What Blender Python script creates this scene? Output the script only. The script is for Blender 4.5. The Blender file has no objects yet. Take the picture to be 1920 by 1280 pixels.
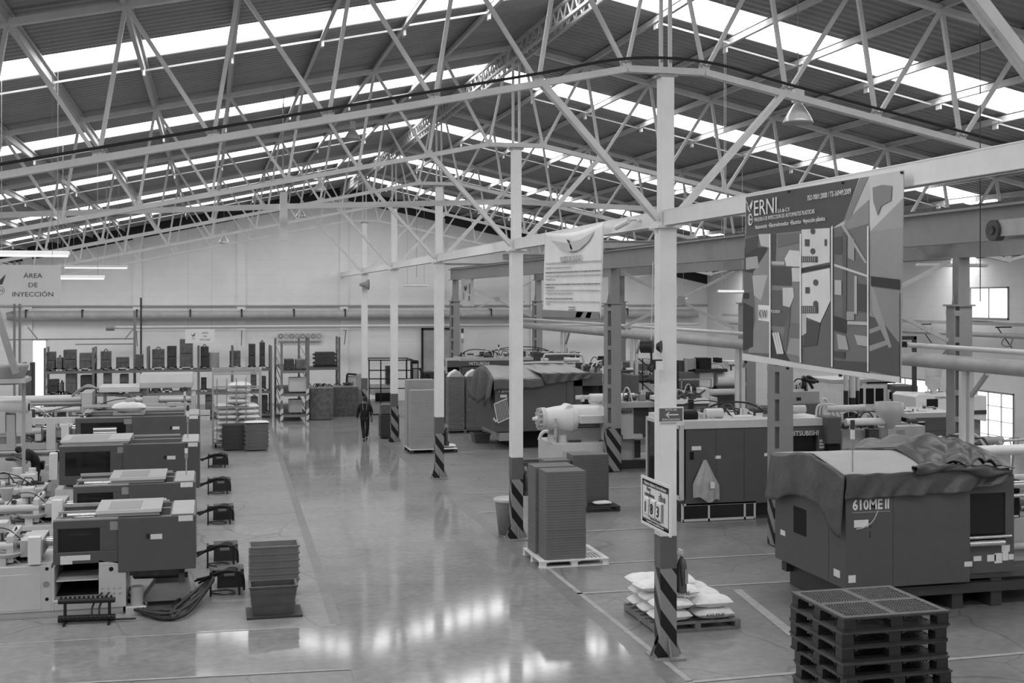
import bpy, bmesh, math, random
from mathutils import Vector, Matrix
random.seed(7)
SC = bpy.context.scene; COL = SC.collection
# ---------------- camera, world, exposure ----------------
FPX = 2280.0; EYE = 5.6; TH = math.atan(566/FPX); ST, CT = math.sin(TH), math.cos(TH)
cam = bpy.data.cameras.new('camera'); co = bpy.data.objects.new('camera', cam); COL.objects.link(co)
cam.sensor_width = 36; cam.lens = 36*FPX/1920; cam.shift_y = -82/1920; cam.clip_end = 300
co.location = (0, 0, EYE); co.rotation_euler = (math.pi/2, 0, -TH); SC.camera = co
W = bpy.data.worlds.new('world'); SC.world = W; W.use_nodes = True
W.node_tree.nodes['Background'].inputs[0].default_value = (.9, .9, .9, 1)
W.node_tree.nodes['Background'].inputs[1].default_value = 1.0
SC.view_settings.view_transform = 'Standard'; SC.view_settings.look = 'None'
SC.view_settings.exposure = 0.40; SC.view_settings.gamma = 1; SC.view_settings.use_curve_mapping = False
SKY_E = 5.6      # radiance of the translucent roof sheets
WIN_E = 1.6      # radiance of the daylit windows
# ---------------- survey helpers: photo sighting -> world point on a known plane ----------------
def gnd(u, y, H=0.0):
    z = FPX*(EYE-H)/(y-558); x = (u-960)/FPX*z
    return (x*CT+z*ST, -x*ST+z*CT)
def onY(u, y, Y):
    X = Y*math.tan(TH+math.atan((u-960)/FPX)); z = X*ST+Y*CT
    return (X, EYE-(y-558)*z/FPX)
def onX(u, y, X):
    Y = X/math.tan(TH+math.atan((u-960)/FPX)); z = X*ST+Y*CT
    return (Y, EYE-(y-558)*z/FPX)
# ---------------- mesh builder ----------------
def V(*a): return Vector(a)
class MB:
    def __init__(s): s.v = []; s.f = []; s.m = []; s.sm = []
    def add(s, vs, fs, mi=0, sm=False):
        b = len(s.v); s.v += [tuple(p) for p in vs]
        for f in fs: s.f.append([i+b for i in f]); s.m.append(mi); s.sm.append(sm)
        return s
    def box(s, x0, y0, z0, x1, y1, z1, mi=0):
        if x0 > x1: x0, x1 = x1, x0
        if y0 > y1: y0, y1 = y1, y0
        if z0 > z1: z0, z1 = z1, z0
        return s.add([(x0,y0,z0),(x1,y0,z0),(x1,y1,z0),(x0,y1,z0),(x0,y0,z1),(x1,y0,z1),(x1,y1,z1),(x0,y1,z1)],
                     [(0,3,2,1),(4,5,6,7),(0,1,5,4),(1,2,6,5),(2,3,7,6),(3,0,4,7)], mi)
    def bar(s, p, q, w, h=None, mi=0):
        h = h or w; p = Vector(p); q = Vector(q); d = (q-p).normalized()
        a = d.cross(V(0,0,1)); a = V(1,0,0) if a.length < 1e-3 else a.normalized(); b = a.cross(d).normalized()
        vs = []
        for c in (p, q):
            for i, j in ((-1,-1),(1,-1),(1,1),(-1,1)): vs.append(c+a*(i*w/2)+b*(j*h/2))
        return s.add(vs, [(3,2,1,0),(4,5,6,7),(0,1,5,4),(1,2,6,5),(2,3,7,6),(3,0,4,7)], mi)
    def cyl(s, p, q, r, r2=None, n=14, mi=0, caps=True):
        r2 = r if r2 is None else r2; p = Vector(p); q = Vector(q); d = (q-p).normalized()
        a = d.orthogonal().normalized(); b = d.cross(a); vs = []
        for c, rr in ((p, r), (q, r2)):
            for i in range(n):
                t = 2*math.pi*i/n; vs.append(c+(a*math.cos(t)+b*math.sin(t))*rr)
        s.add(vs, [(i, (i+1) % n, n+(i+1) % n, n+i) for i in range(n)], mi, True)
        if caps:
            s.add(vs[:n], [tuple(range(n))[::-1]], mi); s.add(vs[n:], [tuple(range(n))], mi)
        return s
    def tube(s, pts, r, n=8, mi=0, res=5, smooth=True):
        P = [Vector(p) for p in pts]
        if smooth and len(P) > 2:
            Q = []
            for i in range(len(P)-1):
                a, b, c, d = P[max(i-1,0)], P[i], P[i+1], P[min(i+2,len(P)-1)]
                for k in range(res):
                    t = k/res; Q.append(.5*((2*b)+(c-a)*t+(2*a-5*b+4*c-d)*t*t+(3*b-a-3*c+d)*t**3))
            Q.append(P[-1]); P = Q
        vs = []; ref = None
        for i, p in enumerate(P):
            d = (P[min(i+1,len(P)-1)]-P[max(i-1,0)]).normalized()
            a = d.orthogonal().normalized() if ref is None else (ref-d*ref.dot(d)).normalized()
            ref = a; b = d.cross(a)
            vs += [p+(a*math.cos(2*math.pi*k/n)+b*math.sin(2*math.pi*k/n))*r for k in range(n)]
        m = len(P)
        s.add(vs, [(i*n+k, i*n+(k+1) % n, (i+1)*n+(k+1) % n, (i+1)*n+k) for i in range(m-1) for k in range(n)], mi, True)
        s.add(vs[:n], [tuple(range(n))[::-1]], mi); s.add(vs[-n:], [tuple(range(n))], mi)
        return s
    def prism(s, poly, ax, a, b, mi=0):
        n = len(poly)
        def P(u, v, w): return {'x': (w,u,v), 'y': (u,w,v), 'z': (u,v,w)}[ax]
        vs = [P(u,v,a) for u, v in poly]+[P(u,v,b) for u, v in poly]
        return s.add(vs, [tuple(range(n))[::-1], tuple(range(n,2*n))]+[(i,(i+1)%n,n+(i+1)%n,n+i) for i in range(n)], mi)
    def lathe(s, c, prof, n=20, mi=0):
        vs = [(c[0]+r*math.cos(2*math.pi*k/n), c[1]+r*math.sin(2*math.pi*k/n), c[2]+z) for r, z in prof for k in range(n)]
        m = len(prof)
        s.add(vs, [(i*n+k, i*n+(k+1)%n, (i+1)*n+(k+1)%n, (i+1)*n+k) for i in range(m-1) for k in range(n)], mi, True)
        if prof[0][0] > .001: s.add(vs[:n], [tuple(range(n))[::-1]], mi)
        if prof[-1][0] > .001: s.add(vs[-n:], [tuple(range(n))], mi)
        return s
    def mesh(s, name):
        me = bpy.data.meshes.new(name); me.from_pydata(s.v, [], s.f); me.update()
        me.polygons.foreach_set('material_index', s.m); me.polygons.foreach_set('use_smooth', s.sm)
        bm = bmesh.new(); bm.from_mesh(me); bmesh.ops.recalc_face_normals(bm, faces=bm.faces); bm.to_mesh(me); bm.free()
        return me
def obj(name, mb, mats, parent=None, label=None, bev=0, kind=None):
    me = mb.mesh(name) if isinstance(mb, MB) else mb
    o = bpy.data.objects.new(name, me); COL.objects.link(o)
    for m in (mats if isinstance(mats, (list, tuple)) else [mats]): me.materials.append(m)
    if parent: o.parent = parent
    if label: o['label'] = label
    if kind: o['kind'] = kind
    if bev:
        b = o.modifiers.new('bevel', 'BEVEL'); b.width = bev; b.segments = 2; b.limit_method = 'ANGLE'
    return o
def tag(o, label, cat, group=None, kind=None):
    o['label'] = label; o['category'] = cat
    if group: o['group'] = group
    if kind: o['kind'] = kind
    return o
def thing(name, label, cat, loc=(0,0,0), rz=0, group=None):
    o = bpy.data.objects.new(name, None); COL.objects.link(o); o.location = loc; o.rotation_euler = (0,0,rz)
    o.empty_display_size = .1
    return tag(o, label, cat, group)
def single(name, mb, mats, label, cat, group=None, bev=0, loc=None, kind=None):
    o = obj(name, mb, mats, None, None, bev, kind)
    if loc: o.location = loc
    return tag(o, label, cat, group)
def copy_tree(o, parent=None):
    c = o.copy(); COL.objects.link(c); c.parent = parent
    for ch in list(o.children): copy_tree(ch, c)
    return c
def dup(o, loc, label, rz=None):
    c = copy_tree(o); c.location = loc; c['label'] = label
    if rz is not None: c.rotation_euler = (0,0,rz)
    return c
def lettering(s, size, loc, rot, m, parent, ext=.003, align='CENTER', sx=1.0, name='lettering', label=None, bold=0):
    cu = bpy.data.curves.new(name, 'FONT'); cu.body = s; cu.size = size; cu.extrude = ext; cu.align_x = align; cu.align_y = 'CENTER'
    cu.resolution_u = 2; cu.offset = bold
    t = bpy.data.objects.new('tmp', cu); COL.objects.link(t)
    dg = bpy.context.evaluated_depsgraph_get(); me = bpy.data.meshes.new_from_object(t.evaluated_get(dg))
    bpy.data.objects.remove(t); bpy.data.curves.remove(cu); me.name = name; me.materials.clear(); me.materials.append(m)
    for v in me.vertices: v.co.x *= sx
    o = bpy.data.objects.new(name, me); COL.objects.link(o); o.parent = parent; o.location = loc; o.rotation_euler = rot
    if label: o['label'] = label
    return o
FRONT = (math.pi/2, 0, 0)            # lettering that faces the camera side (-Y)
LEFTF = (math.pi/2, 0, -math.pi/2)   # lettering that faces -X
# ---------------- materials (the place is seen in black and white) ----------------
def lin(v): v = v/255; return v/12.92 if v <= .04045 else ((v+.055)/1.055)**2.4
MATS = {}
def gm(name, v, rough=.5, metal=0.0, var=.06, scale=3.0, bump=0.0, spec=.5):
    """grey material whose tone is given as the tone the thing shows in even hall light"""
    if name in MATS: return MATS[name]
    m = bpy.data.materials.new(name); m.use_nodes = True; nt = m.node_tree; b = nt.nodes['Principled BSDF']
    a = min(.86, lin(v)/.72)
    b.inputs['Roughness'].default_value = rough; b.inputs['Metallic'].default_value = metal
    b.inputs['Specular IOR Level'].default_value = spec
    tc = nt.nodes.new('ShaderNodeTexCoord'); n = nt.nodes.new('ShaderNodeTexNoise'); n.inputs['Scale'].default_value = scale
    n.inputs['Detail'].default_value = 5; n.inputs['Roughness'].default_value = .65
    nt.links.new(tc.outputs['Object'], n.inputs['Vector'])
    r = nt.nodes.new('ShaderNodeMapRange'); r.inputs[1].default_value = .25; r.inputs[2].default_value = .75
    r.inputs[3].default_value = a*(1-var*1.5); r.inputs[4].default_value = min(.9, a*(1+var*1.5))
    nt.links.new(n.outputs['Fac'], r.inputs[0]); nt.links.new(r.outputs[0], b.inputs['Base Color'])
    if bump:
        bp = nt.nodes.new('ShaderNodeBump'); bp.inputs['Strength'].default_value = bump; bp.inputs['Distance'].default_value = .02
        nt.links.new(n.outputs['Fac'], bp.inputs['Height']); nt.links.new(bp.outputs[0], b.inputs['Normal'])
    MATS[name] = m; return m
def emi(name, e):
    m = bpy.data.materials.new(name); m.use_nodes = True; nt = m.node_tree; nt.nodes.clear()
    o = nt.nodes.new('ShaderNodeOutputMaterial'); x = nt.nodes.new('ShaderNodeEmission')
    x.inputs[0].default_value = (.95,.95,.95,1); x.inputs[1].default_value = e; nt.links.new(x.outputs[0], o.inputs[0]); return m
M_white = gm('white painted steel', 198, .4, var=.05)
M_cream = gm('light grey machine enamel', 178, .35, var=.04)
M_pale = gm('pale grey enamel', 160, .35, var=.04)
M_mid = gm('mid grey paint', 128, .45)
M_steelp = gm('grey painted structural steel', 150, .5, var=.1)
M_truss = gm('truss grey paint', 184, .5, var=.08)
M_crane = gm('crane girder grey paint', 122, .5, var=.06)
M_lid = gm('grey lid enamel', 146, .4, var=.04)
M_alu = gm('spun aluminium', 212, .3, metal=.25)
M_dark = gm('dark grey machine panel', 76, .4, var=.05)
M_darker = gm('darker grey paint', 52, .45)
M_black = gm('black rubber', 22, .5)
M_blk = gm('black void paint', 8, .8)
M_chrome = gm('polished steel', 190, .22, metal=.9, var=.05)
M_iron = gm('dull machined iron', 66, .45, metal=.3, var=.3, scale=8)
M_iron2 = gm('oily brown iron', 84, .55, metal=.1, var=.35, scale=6)
M_glass = bpy.data.materials.new('tinted guard glass'); M_glass.use_nodes = True
_b = M_glass.node_tree.nodes['Principled BSDF']; _b.inputs['Base Color'].default_value = (.02,.02,.02,1); _b.inputs['Roughness'].default_value = .08
_b.inputs['Alpha'].default_value = .8
M_sticker = gm('white sticker', 215, .5, var=.1, scale=20)
M_card = gm('cardboard stack', 94, .8, var=.05)
M_cardl = gm('pale cardboard', 134, .8, var=.05)
M_bag = gm('white woven sack', 218, .55, var=.12, scale=6, bump=.4)
M_film = gm('clear wrapping film', 150, .25, var=.3, scale=9, bump=.6)
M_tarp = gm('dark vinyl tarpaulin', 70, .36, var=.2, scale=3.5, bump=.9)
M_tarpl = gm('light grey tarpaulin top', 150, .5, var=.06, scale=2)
M_cloth = gm('dark work clothes', 20, .8, var=.15)
M_skin = gm('skin', 105, .5, var=.05)
M_hair = gm('dark hair', 14, .6)
M_sky = emi('daylight through translucent roof sheet', SKY_E)
M_day = emi('daylight through window', WIN_E)
M_lamp = emi('glowing lamp tube', 1.6)
# ---------------- the shell ----------------
XL, XR, YF, YB = -14.0, 28.0, -6.0, 65.8; XC = 6.9
def Hroof(x): return 11.60-.214*abs(x-XC)
FR = [8.3, 17.85, 27.4, 37.2, 46.7, 56.0]     # truss frames along the hall
# floor: concrete, with epoxy aisle and painted bay lines as faces of the same slab
def floor_mat(name, v, rough, crack, bumps):
    m = gm(name, v, rough, var=.12, scale=.8, bump=bumps); nt = m.node_tree; b = nt.nodes['Principled BSDF']
    tc = nt.nodes.new('ShaderNodeTexCoord')
    n2 = nt.nodes.new('ShaderNodeTexNoise'); n2.inputs['Scale'].default_value = 6; n2.inputs['Detail'].default_value = 8
    nt.links.new(tc.outputs['Object'], n2.inputs['Vector'])
    src = b.inputs['Base Color'].links[0].from_socket
    mx = nt.nodes.new('ShaderNodeMath'); mx.operation = 'MULTIPLY'
    r = nt.nodes.new('ShaderNodeMapRange'); r.inputs[1].default_value = .3; r.inputs[2].default_value = .7
    r.inputs[3].default_value = .86; r.inputs[4].default_value = 1.12; nt.links.new(n2.outputs['Fac'], r.inputs[0])
    nt.links.new(src, mx.inputs[0]); nt.links.new(r.outputs[0], mx.inputs[1]); out = mx.outputs[0]
    if crack:
        w = nt.nodes.new('ShaderNodeTexNoise'); w.inputs['Scale'].default_value = 1.1; nt.links.new(tc.outputs['Object'], w.inputs['Vector'])
        ad = nt.nodes.new('ShaderNodeMixRGB'); ad.inputs[0].default_value = .25
        nt.links.new(tc.outputs['Object'], ad.inputs[1]); nt.links.new(w.outputs['Color'], ad.inputs[2])
        vo = nt.nodes.new('ShaderNodeTexVoronoi'); vo.feature = 'DISTANCE_TO_EDGE'; vo.inputs['Scale'].default_value = .55
        nt.links.new(ad.outputs[0], vo.inputs['Vector'])
        r2 = nt.nodes.new('ShaderNodeMapRange'); r2.inputs[1].default_value = 0; r2.inputs[2].default_value = .012
        r2.inputs[3].default_value = .62; r2.inputs[4].default_value = 1; nt.links.new(vo.outputs['Distance'], r2.inputs[0])
        m2 = nt.nodes.new('ShaderNodeMath'); m2.operation = 'MULTIPLY'
        nt.links.new(out, m2.inputs[0]); nt.links.new(r2.outputs[0], m2.inputs[1]); out = m2.outputs[0]
    nt.links.new(out, b.inputs['Base Color']); return m
M_conc = floor_mat('worn concrete floor', 112, .33, True, .05)
M_concl = floor_mat('pale worn concrete floor', 126, .38, True, .05)
M_epoxy = floor_mat('glossy epoxy aisle', 127, .085, False, .012)
M_edge = floor_mat('aisle edge strip', 108, .35, False, .05)
M_line = floor_mat('faded floor line paint', 142, .5, False, .05)
fl = MB()
def slab(pts, mi, z): fl.add([(x,y,z) for x, y in pts], [tuple(range(len(pts)))], mi)
fl.box(XL-1, YF-1, -.3, XR+1, YB+1, -.004, 0)
slab([(XL,21.3),(2.2,20.95),(2.75,64),(XL,64)], 1, 0)
slab([(2.2,20.95),(XL,21.75),(XL,19.6),(2.05,18.4),(2.05,YF),(6.45,YF),(6.45,64),(2.75,64)], 2, .001)
slab([(6.45,YF),(6.75,YF),(6.75,64),(6.45,64)], 3, .001)
slab([(2.0,20.95),(2.2,20.95),(2.75,64),(2.6,64)], 3, .002)
for a, b in (((6.75,24.43),(12.2,24.43)),((6.75,22.05),(13,21.95)),((6.75,16.58),(14,16.7)),((7.2,27.9),(10.5,27.9)),((8.3,43),(10.5,43)),
             ((6.75,40.5),(9.8,40.1)),((7.2,34.05),(12.4,34.05)),((6.75,12.2),(14,12.2)),((6.75,31.0),(11.0,31.0)),((6.75,46.3),(9.8,46.3))):
    slab([(a[0],a[1]-.05),(b[0],b[1]-.05),(b[0],b[1]+.05),(a[0],a[1]+.05)], 4, .003)
slab([(9.72,21.6),(9.9,21.6),(9.5,18.45),(9.3,18.45)], 4, .003)
slab([(6.75,16.6),(6.85,16.6),(6.85,24.4),(6.75,24.4)], 4, .003)
slab([(XL,21.3),(2.1,20.9),(2.1,20.97),(XL,21.37)], 4, .003)
slab([(XL,19.55),(2.05,18.36),(2.05,18.43),(XL,19.62)], 4, .003)
o = obj('floor', fl, [M_conc, M_concl, M_epoxy, M_edge, M_line], kind='structure')
# walls: painted block work with courses
def block_mat():
    m = gm('white painted block wall', 203, .6, var=.05, scale=.6); nt = m.node_tree; b = nt.nodes['Principled BSDF']
    tc = nt.nodes.new('ShaderNodeTexCoord'); sp = nt.nodes.new('ShaderNodeSeparateXYZ'); nt.links.new(tc.outputs['Object'], sp.inputs[0])
    mo = nt.nodes.new('ShaderNodeMath'); mo.operation = 'MODULO'; mo.inputs[1].default_value = .4; nt.links.new(sp.outputs['Z'], mo.inputs[0])
    lt = nt.nodes.new('ShaderNodeMath'); lt.operation = 'LESS_THAN'; lt.inputs[1].default_value = .025; nt.links.new(mo.outputs[0], lt.inputs[0])
    ml = nt.nodes.new('ShaderNodeMath'); ml.operation = 'MULTIPLY_ADD'; ml.inputs[1].default_value = -.05; ml.inputs[2].default_value = 1
    nt.links.new(lt.outputs[0], ml.inputs[0])
    mu = nt.nodes.new('ShaderNodeMath'); mu.operation = 'MULTIPLY'; src = b.inputs['Base Color'].links[0].from_socket
    nt.links.new(src, mu.inputs[0]); nt.links.new(ml.outputs[0], mu.inputs[1]); nt.links.new(mu.outputs[0], b.inputs['Base Color']); return m
M_wall = block_mat()
def gable(name, y0, y1):
    w = MB(); w.prism([(XL,0),(XR,0),(XR,Hroof(XR)-.05),(XC,Hroof(XC)-.05),(XL,Hroof(XL)-.05)], 'y', y0, y1)
    return w
wb = gable('', YB, YB+.25)
for x in (-8.98,-3.65,1.6,7.0,12.3,17.6,22.9): wb.box(x-.22, YB-.12, 0, x+.22, YB, Hroof(x)-.5)
obj('wall_back', wb, M_wall, kind='structure')
obj('wall_front', gable('', YF-.25, YF), M_wall, kind='structure')
obj('wall_left', MB().box(XL-.25, YF, 0, XL, YB, Hroof(XL)), M_wall, kind='structure')
# right wall with a window and a doorway left open in it
wr = MB(); w1 = (38.3,40.7,4.8,6.0); w2 = (38.0,40.3,.0,2.15); w3 = (42.6,47.6,.9,2.3)
def wallx(mb, x0, x1, y0, y1, z0, z1, holes):
    ys = sorted({y0,y1}|{h[0] for h in holes}|{h[1] for h in holes}); zs = sorted({z0,z1}|{h[2] for h in holes}|{h[3] for h in holes})
    for i in range(len(ys)-1):
        for j in range(len(zs)-1):
            cy = (ys[i]+ys[i+1])/2; cz = (zs[j]+zs[j+1])/2
            if any(h[0] < cy < h[1] and h[2] < cz < h[3] for h in holes): continue
            mb.box(x0, ys[i], zs[j], x1, ys[i+1], zs[j+1])
wallx(wr, XR, XR+.25, YF, YB, 0, Hroof(XR), [w1,w2,w3])
obj('wall_right', wr, M_wall, kind='structure')
def window(n, y0, y1, z0, z1, nv, nh, name='window'):
    f = obj('%s_%d' % (name, n), MB(), M_steelp, kind='structure')
    fr = MB()
    for a, b in ((y0,y0+.06),(y1-.06,y1)): fr.box(XR-.03, a, z0, XR+.08, b, z1)
    for a, b in ((z0,z0+.06),(z1-.06,z1)): fr.box(XR-.03, y0, a, XR+.08, y1, b)
    for i in range(1,nv): y = y0+(y1-y0)*i/nv; fr.box(XR, y-.01, z0, XR+.05, y+.01, z1)
    for i in range(1,nh): z = z0+(z1-z0)*i/nh; fr.box(XR, y0, z-.01, XR+.05, y1, z+.01)
    f.data = fr.mesh(name+'_frame'); f.data.materials.append(M_mid)
    obj('pane', MB().box(XR+.1, y0, z0, XR+.12, y1, z1), M_day, f, label='bright daylit pane')
    return f
window(1, *w1, 2, 1); window(3, *w3, 6, 2); window(2, *w2, 3, 4, name='door')
wl_door = obj('door_1', MB().box(-8.8, YB-.1, 0, -8.72, YB-.02, 3.5).box(-8.12, YB-.1, 0, -8.04, YB-.02, 3.5).box(-8.8, YB-.1, 3.42, -8.04, YB-.02, 3.5), M_white, kind='structure')
obj('daylight_opening', MB().box(-8.72, YB-.06, .02, -8.12, YB-.03, 3.42), M_day, wl_door, label='bright opening to outside')
tf = MB().prism([(XL,Hroof(XL)-.7),(XC,Hroof(XC)-.7),(XR,Hroof(XR)-.7),(XR,Hroof(XR)-.02),(XC,Hroof(XC)-.02),(XL,Hroof(XL)-.02)],'y',YB-.03,YB-.002); obj('eave_shade', tf, M_black, kind='structure')  # black strip painted in for the shade of the open eave gap
tr = MB().box(XL, YB-.16, 5.15, XR, YB, 5.22); obj('trim_1', tr, M_steelp, kind='structure')
# roof: corrugated sheets between translucent sheets, both slopes
M_roof = gm('dull grey roof sheet', 128, .6, var=.1, scale=1.5)
rf = MB()
SKY = [(y+(3.3 if y == FR[1] else 3.0), y+(4.85 if y == FR[1] else 4.55)) for y in [-1.25]+FR]
segs = []; y = YF-.3
for a, b in SKY: segs.append((y, a)); y = b
segs.append((y, YB+.3))
for a, b in segs:
    prof = []; n = max(1, round((b-a)/.27)); p = (b-a)/n
    for i in range(n): s = a+i*p; prof += [(s,0),(s+p*.35,0),(s+p*.5,.045),(s+p*.85,.045)]
    prof.append((b,0)); m = len(prof)
    for sx in (-1, 1):
        xe = XL-.6 if sx < 0 else XR+.6
        vs = [(XC, q, 11.6+h) for q, h in prof]+[(xe, q, Hroof(xe)+h) for q, h in prof]
        rf.add(vs, [(i,i+1,m+i+1,m+i) for i in range(m-1)])
obj('ceiling', rf, M_roof, kind='structure')
k = 4
for a, b in SKY:
    for sx, nm in ((-1,'left'),(1,'right')):
        xe = XL-.6 if sx < 0 else XR+.6
        w = MB().add([(XC+sx*.25,a,Hroof(XC+sx*.25)+.02),(XC+sx*.25,b,Hroof(XC+sx*.25)+.02),(xe,b,Hroof(xe)+.02),(xe,a,Hroof(xe)+.02)], [(0,1,2,3)])
        o = obj('window_%d' % k, w, M_sky, kind='structure'); k += 1
# ---------------- purlins and ridge ----------------
TOPT = [.15,1.7,3.3,4.87,6.5,8.05,9.6,11.15,12.75,14.3,15.9,17.5]
ORD = ['first','second','third','fourth','fifth','sixth','seventh','eighth','ninth','tenth','eleventh','twelfth']
M_purl = gm('purlin grey paint', 150, .5)
for sx, nm in ((-1,'left'),(1,'right')):
    for i, t in enumerate(TOPT[1:]):
        x = XC+sx*t; z = Hroof(x)-.02
        p = MB().box(x-.012, YF, z-.16, x+.012, YB-.01, z-.01).box(x-.06, YF, z-.175, x+.012, YB-.01, z-.16)
        p.box(x-.012, YF, z-.03, x+.06, YB-.01, z-.005)
        single('purlin', p, M_purl, '%s long steel purlin down from the ridge on the %s roof slope' % (ORD[i], nm), 'purlin', 'roof purlins')
rg = thing('ridge_beam', 'long latticed steel ridge beam running under the roof peak', 'beam', (XC,0,11.3))
for z in (-.22, .12):
    for s in (-.12, .12): obj('rail', MB().box(s-.03, YF, z-.03, s+.03, YB-.01, z+.03), M_purl, rg)
lat = MB()
y = YF+.1
while y < YB-.6:
    for s in (-.12,.12): lat.bar((s,y,-.22),(s,y+.25,.12),.025); lat.bar((s,y+.25,.12),(s,y+.5,-.22),.025)
    y += .5
obj('lattice', lat, M_purl, rg)
for k2, y in enumerate(FR[1:]):
    for sx, nm in ((-1,'left'),(1,'right')):
        m = MB()
        for i, t in enumerate(TOPT[1:-1]):
            yy = y+4.95+.25*(i % 2)
            m.bar((XC+sx*t, yy, Hroof(XC+sx*t)-.15), (XC+sx*TOPT[i+2], yy, Hroof(XC+sx*TOPT[i+2])-.15), .02, .035)
            m.box(XC+sx*t-.02, yy-.1, Hroof(XC+sx*t)-.3, XC+sx*t+.02, yy+.06, Hroof(XC+sx*t)-.12)
        single('sag_rod', m, M_truss, 'thin tie rods between purlins beside the %s skylight strip from the camera, %s slope' % (ORD[k2], nm), 'rod', 'purlin tie rods')
# ---------------- trusses ----------------
def Htop(t): return 11.42-.214*t
def Hbot(t): return 9.14-.207*max(0, t-.65)
def truss():
    t0 = thing('roof_truss', 'x', 'truss', (XC, FR[0], 0), 0, 'roof trusses')
    for sx in (-1, 1):
        tops = TOPT[:9]; bots = [t+.36 for t in TOPT[:9]]; bots[0] = .65
        ch = MB(); te = TOPT[-1]
        for dy in (-.035,.035): ch.bar((sx*.02,dy,Htop(.02)),(sx*te,dy,Htop(te)),.05,.1)
        obj('top_chord', ch, M_truss, t0)
        bc = MB(); bt = bots[-1]
        for dy in (-.04,.04):
            bc.bar((0,dy,9.14),(sx*.65,dy,9.14),.055,.1); bc.bar((sx*.64,dy,9.142),(sx*bt,dy,Hbot(bt)),.055,.1)
        for t in bots: bc.box(sx*t-.09,-.012,Hbot(t)-.05,sx*t+.09,.012,Hbot(t)+.12)
        obj('bottom_chord', bc, M_truss, t0)
        for i in range(9):
            w = .06 if i else .05
            obj('web_member', MB().bar((sx*tops[i],0,Htop(tops[i])),(sx*bots[i],0,Hbot(bots[i])),.07,w), M_truss, t0)
            if i < 8: obj('web_member', MB().bar((sx*tops[i+1],0,Htop(tops[i+1])),(sx*bots[i],0,Hbot(bots[i])),.07,.06), M_truss, t0)
        obj('end_member', MB().bar((sx*tops[8],0,Htop(tops[8])),(sx*te,0,Htop(te)-.05),.06,.06).bar((sx*bt,0,Hbot(bt)),(sx*te,0,Htop(te)-.05),.06,.06), M_truss, t0)
    return t0
T0 = truss()
tl = ['roof truss nearest the camera, running above the top corners of the picture','roof truss over the column with the day counter sign','roof truss over the second striped column from the camera',
      'roof truss over the third striped column from the camera','roof truss over the fourth striped column, beyond the white cable trough','farthest roof truss, in front of the white gable wall']
for i, y in enumerate(FR):
    if i == 0: T0['label'] = tl[0]
    else: dup(T0, (XC, y, 0), tl[i])
# knee braces belong to their column
def stripes():
    m = gm('striped column foot paint', 120, .45); nt = m.node_tree; b = nt.nodes['Principled BSDF']
    tc = nt.nodes.new('ShaderNodeTexCoord'); sp = nt.nodes.new('ShaderNodeSeparateXYZ'); nt.links.new(tc.outputs['Object'], sp.inputs[0])
    a = nt.nodes.new('ShaderNodeMath'); a.operation = 'SUBTRACT'; nt.links.new(sp.outputs['X'], a.inputs[0]); nt.links.new(sp.outputs['Y'], a.inputs[1])
    c = nt.nodes.new('ShaderNodeMath'); c.operation = 'MULTIPLY_ADD'; c.inputs[1].default_value = 1.35
    nt.links.new(a.outputs[0], c.inputs[0]); nt.links.new(sp.outputs['Z'], c.inputs[2])
    d = nt.nodes.new('ShaderNodeMath'); d.operation = 'MULTIPLY_ADD'; d.inputs[1].default_value = 1/.56; d.inputs[2].default_value = 3.05
    nt.links.new(c.outputs[0], d.inputs[0])
    e = nt.nodes.new('ShaderNodeMath'); e.operation = 'FRACT'; nt.links.new(d.outputs[0], e.inputs[0])
    g = nt.nodes.new('ShaderNodeMath'); g.operation = 'GREATER_THAN'; g.inputs[1].default_value = .46; nt.links.new(e.outputs[0], g.inputs[0])
    mx = nt.nodes.new('ShaderNodeMixRGB'); mx.inputs[1].default_value = (.008,.008,.008,1); mx.inputs[2].default_value = (.26,.26,.26,1)
    nt.links.new(g.outputs[0], mx.inputs[0]); nt.links.new(mx.outputs[0], b.inputs['Base Color']); return m
M_stripe = stripes()
M_col = gm('white column paint', 200, .45, var=.04)
M_band = gm('grey column band paint', 82, .45)
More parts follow.
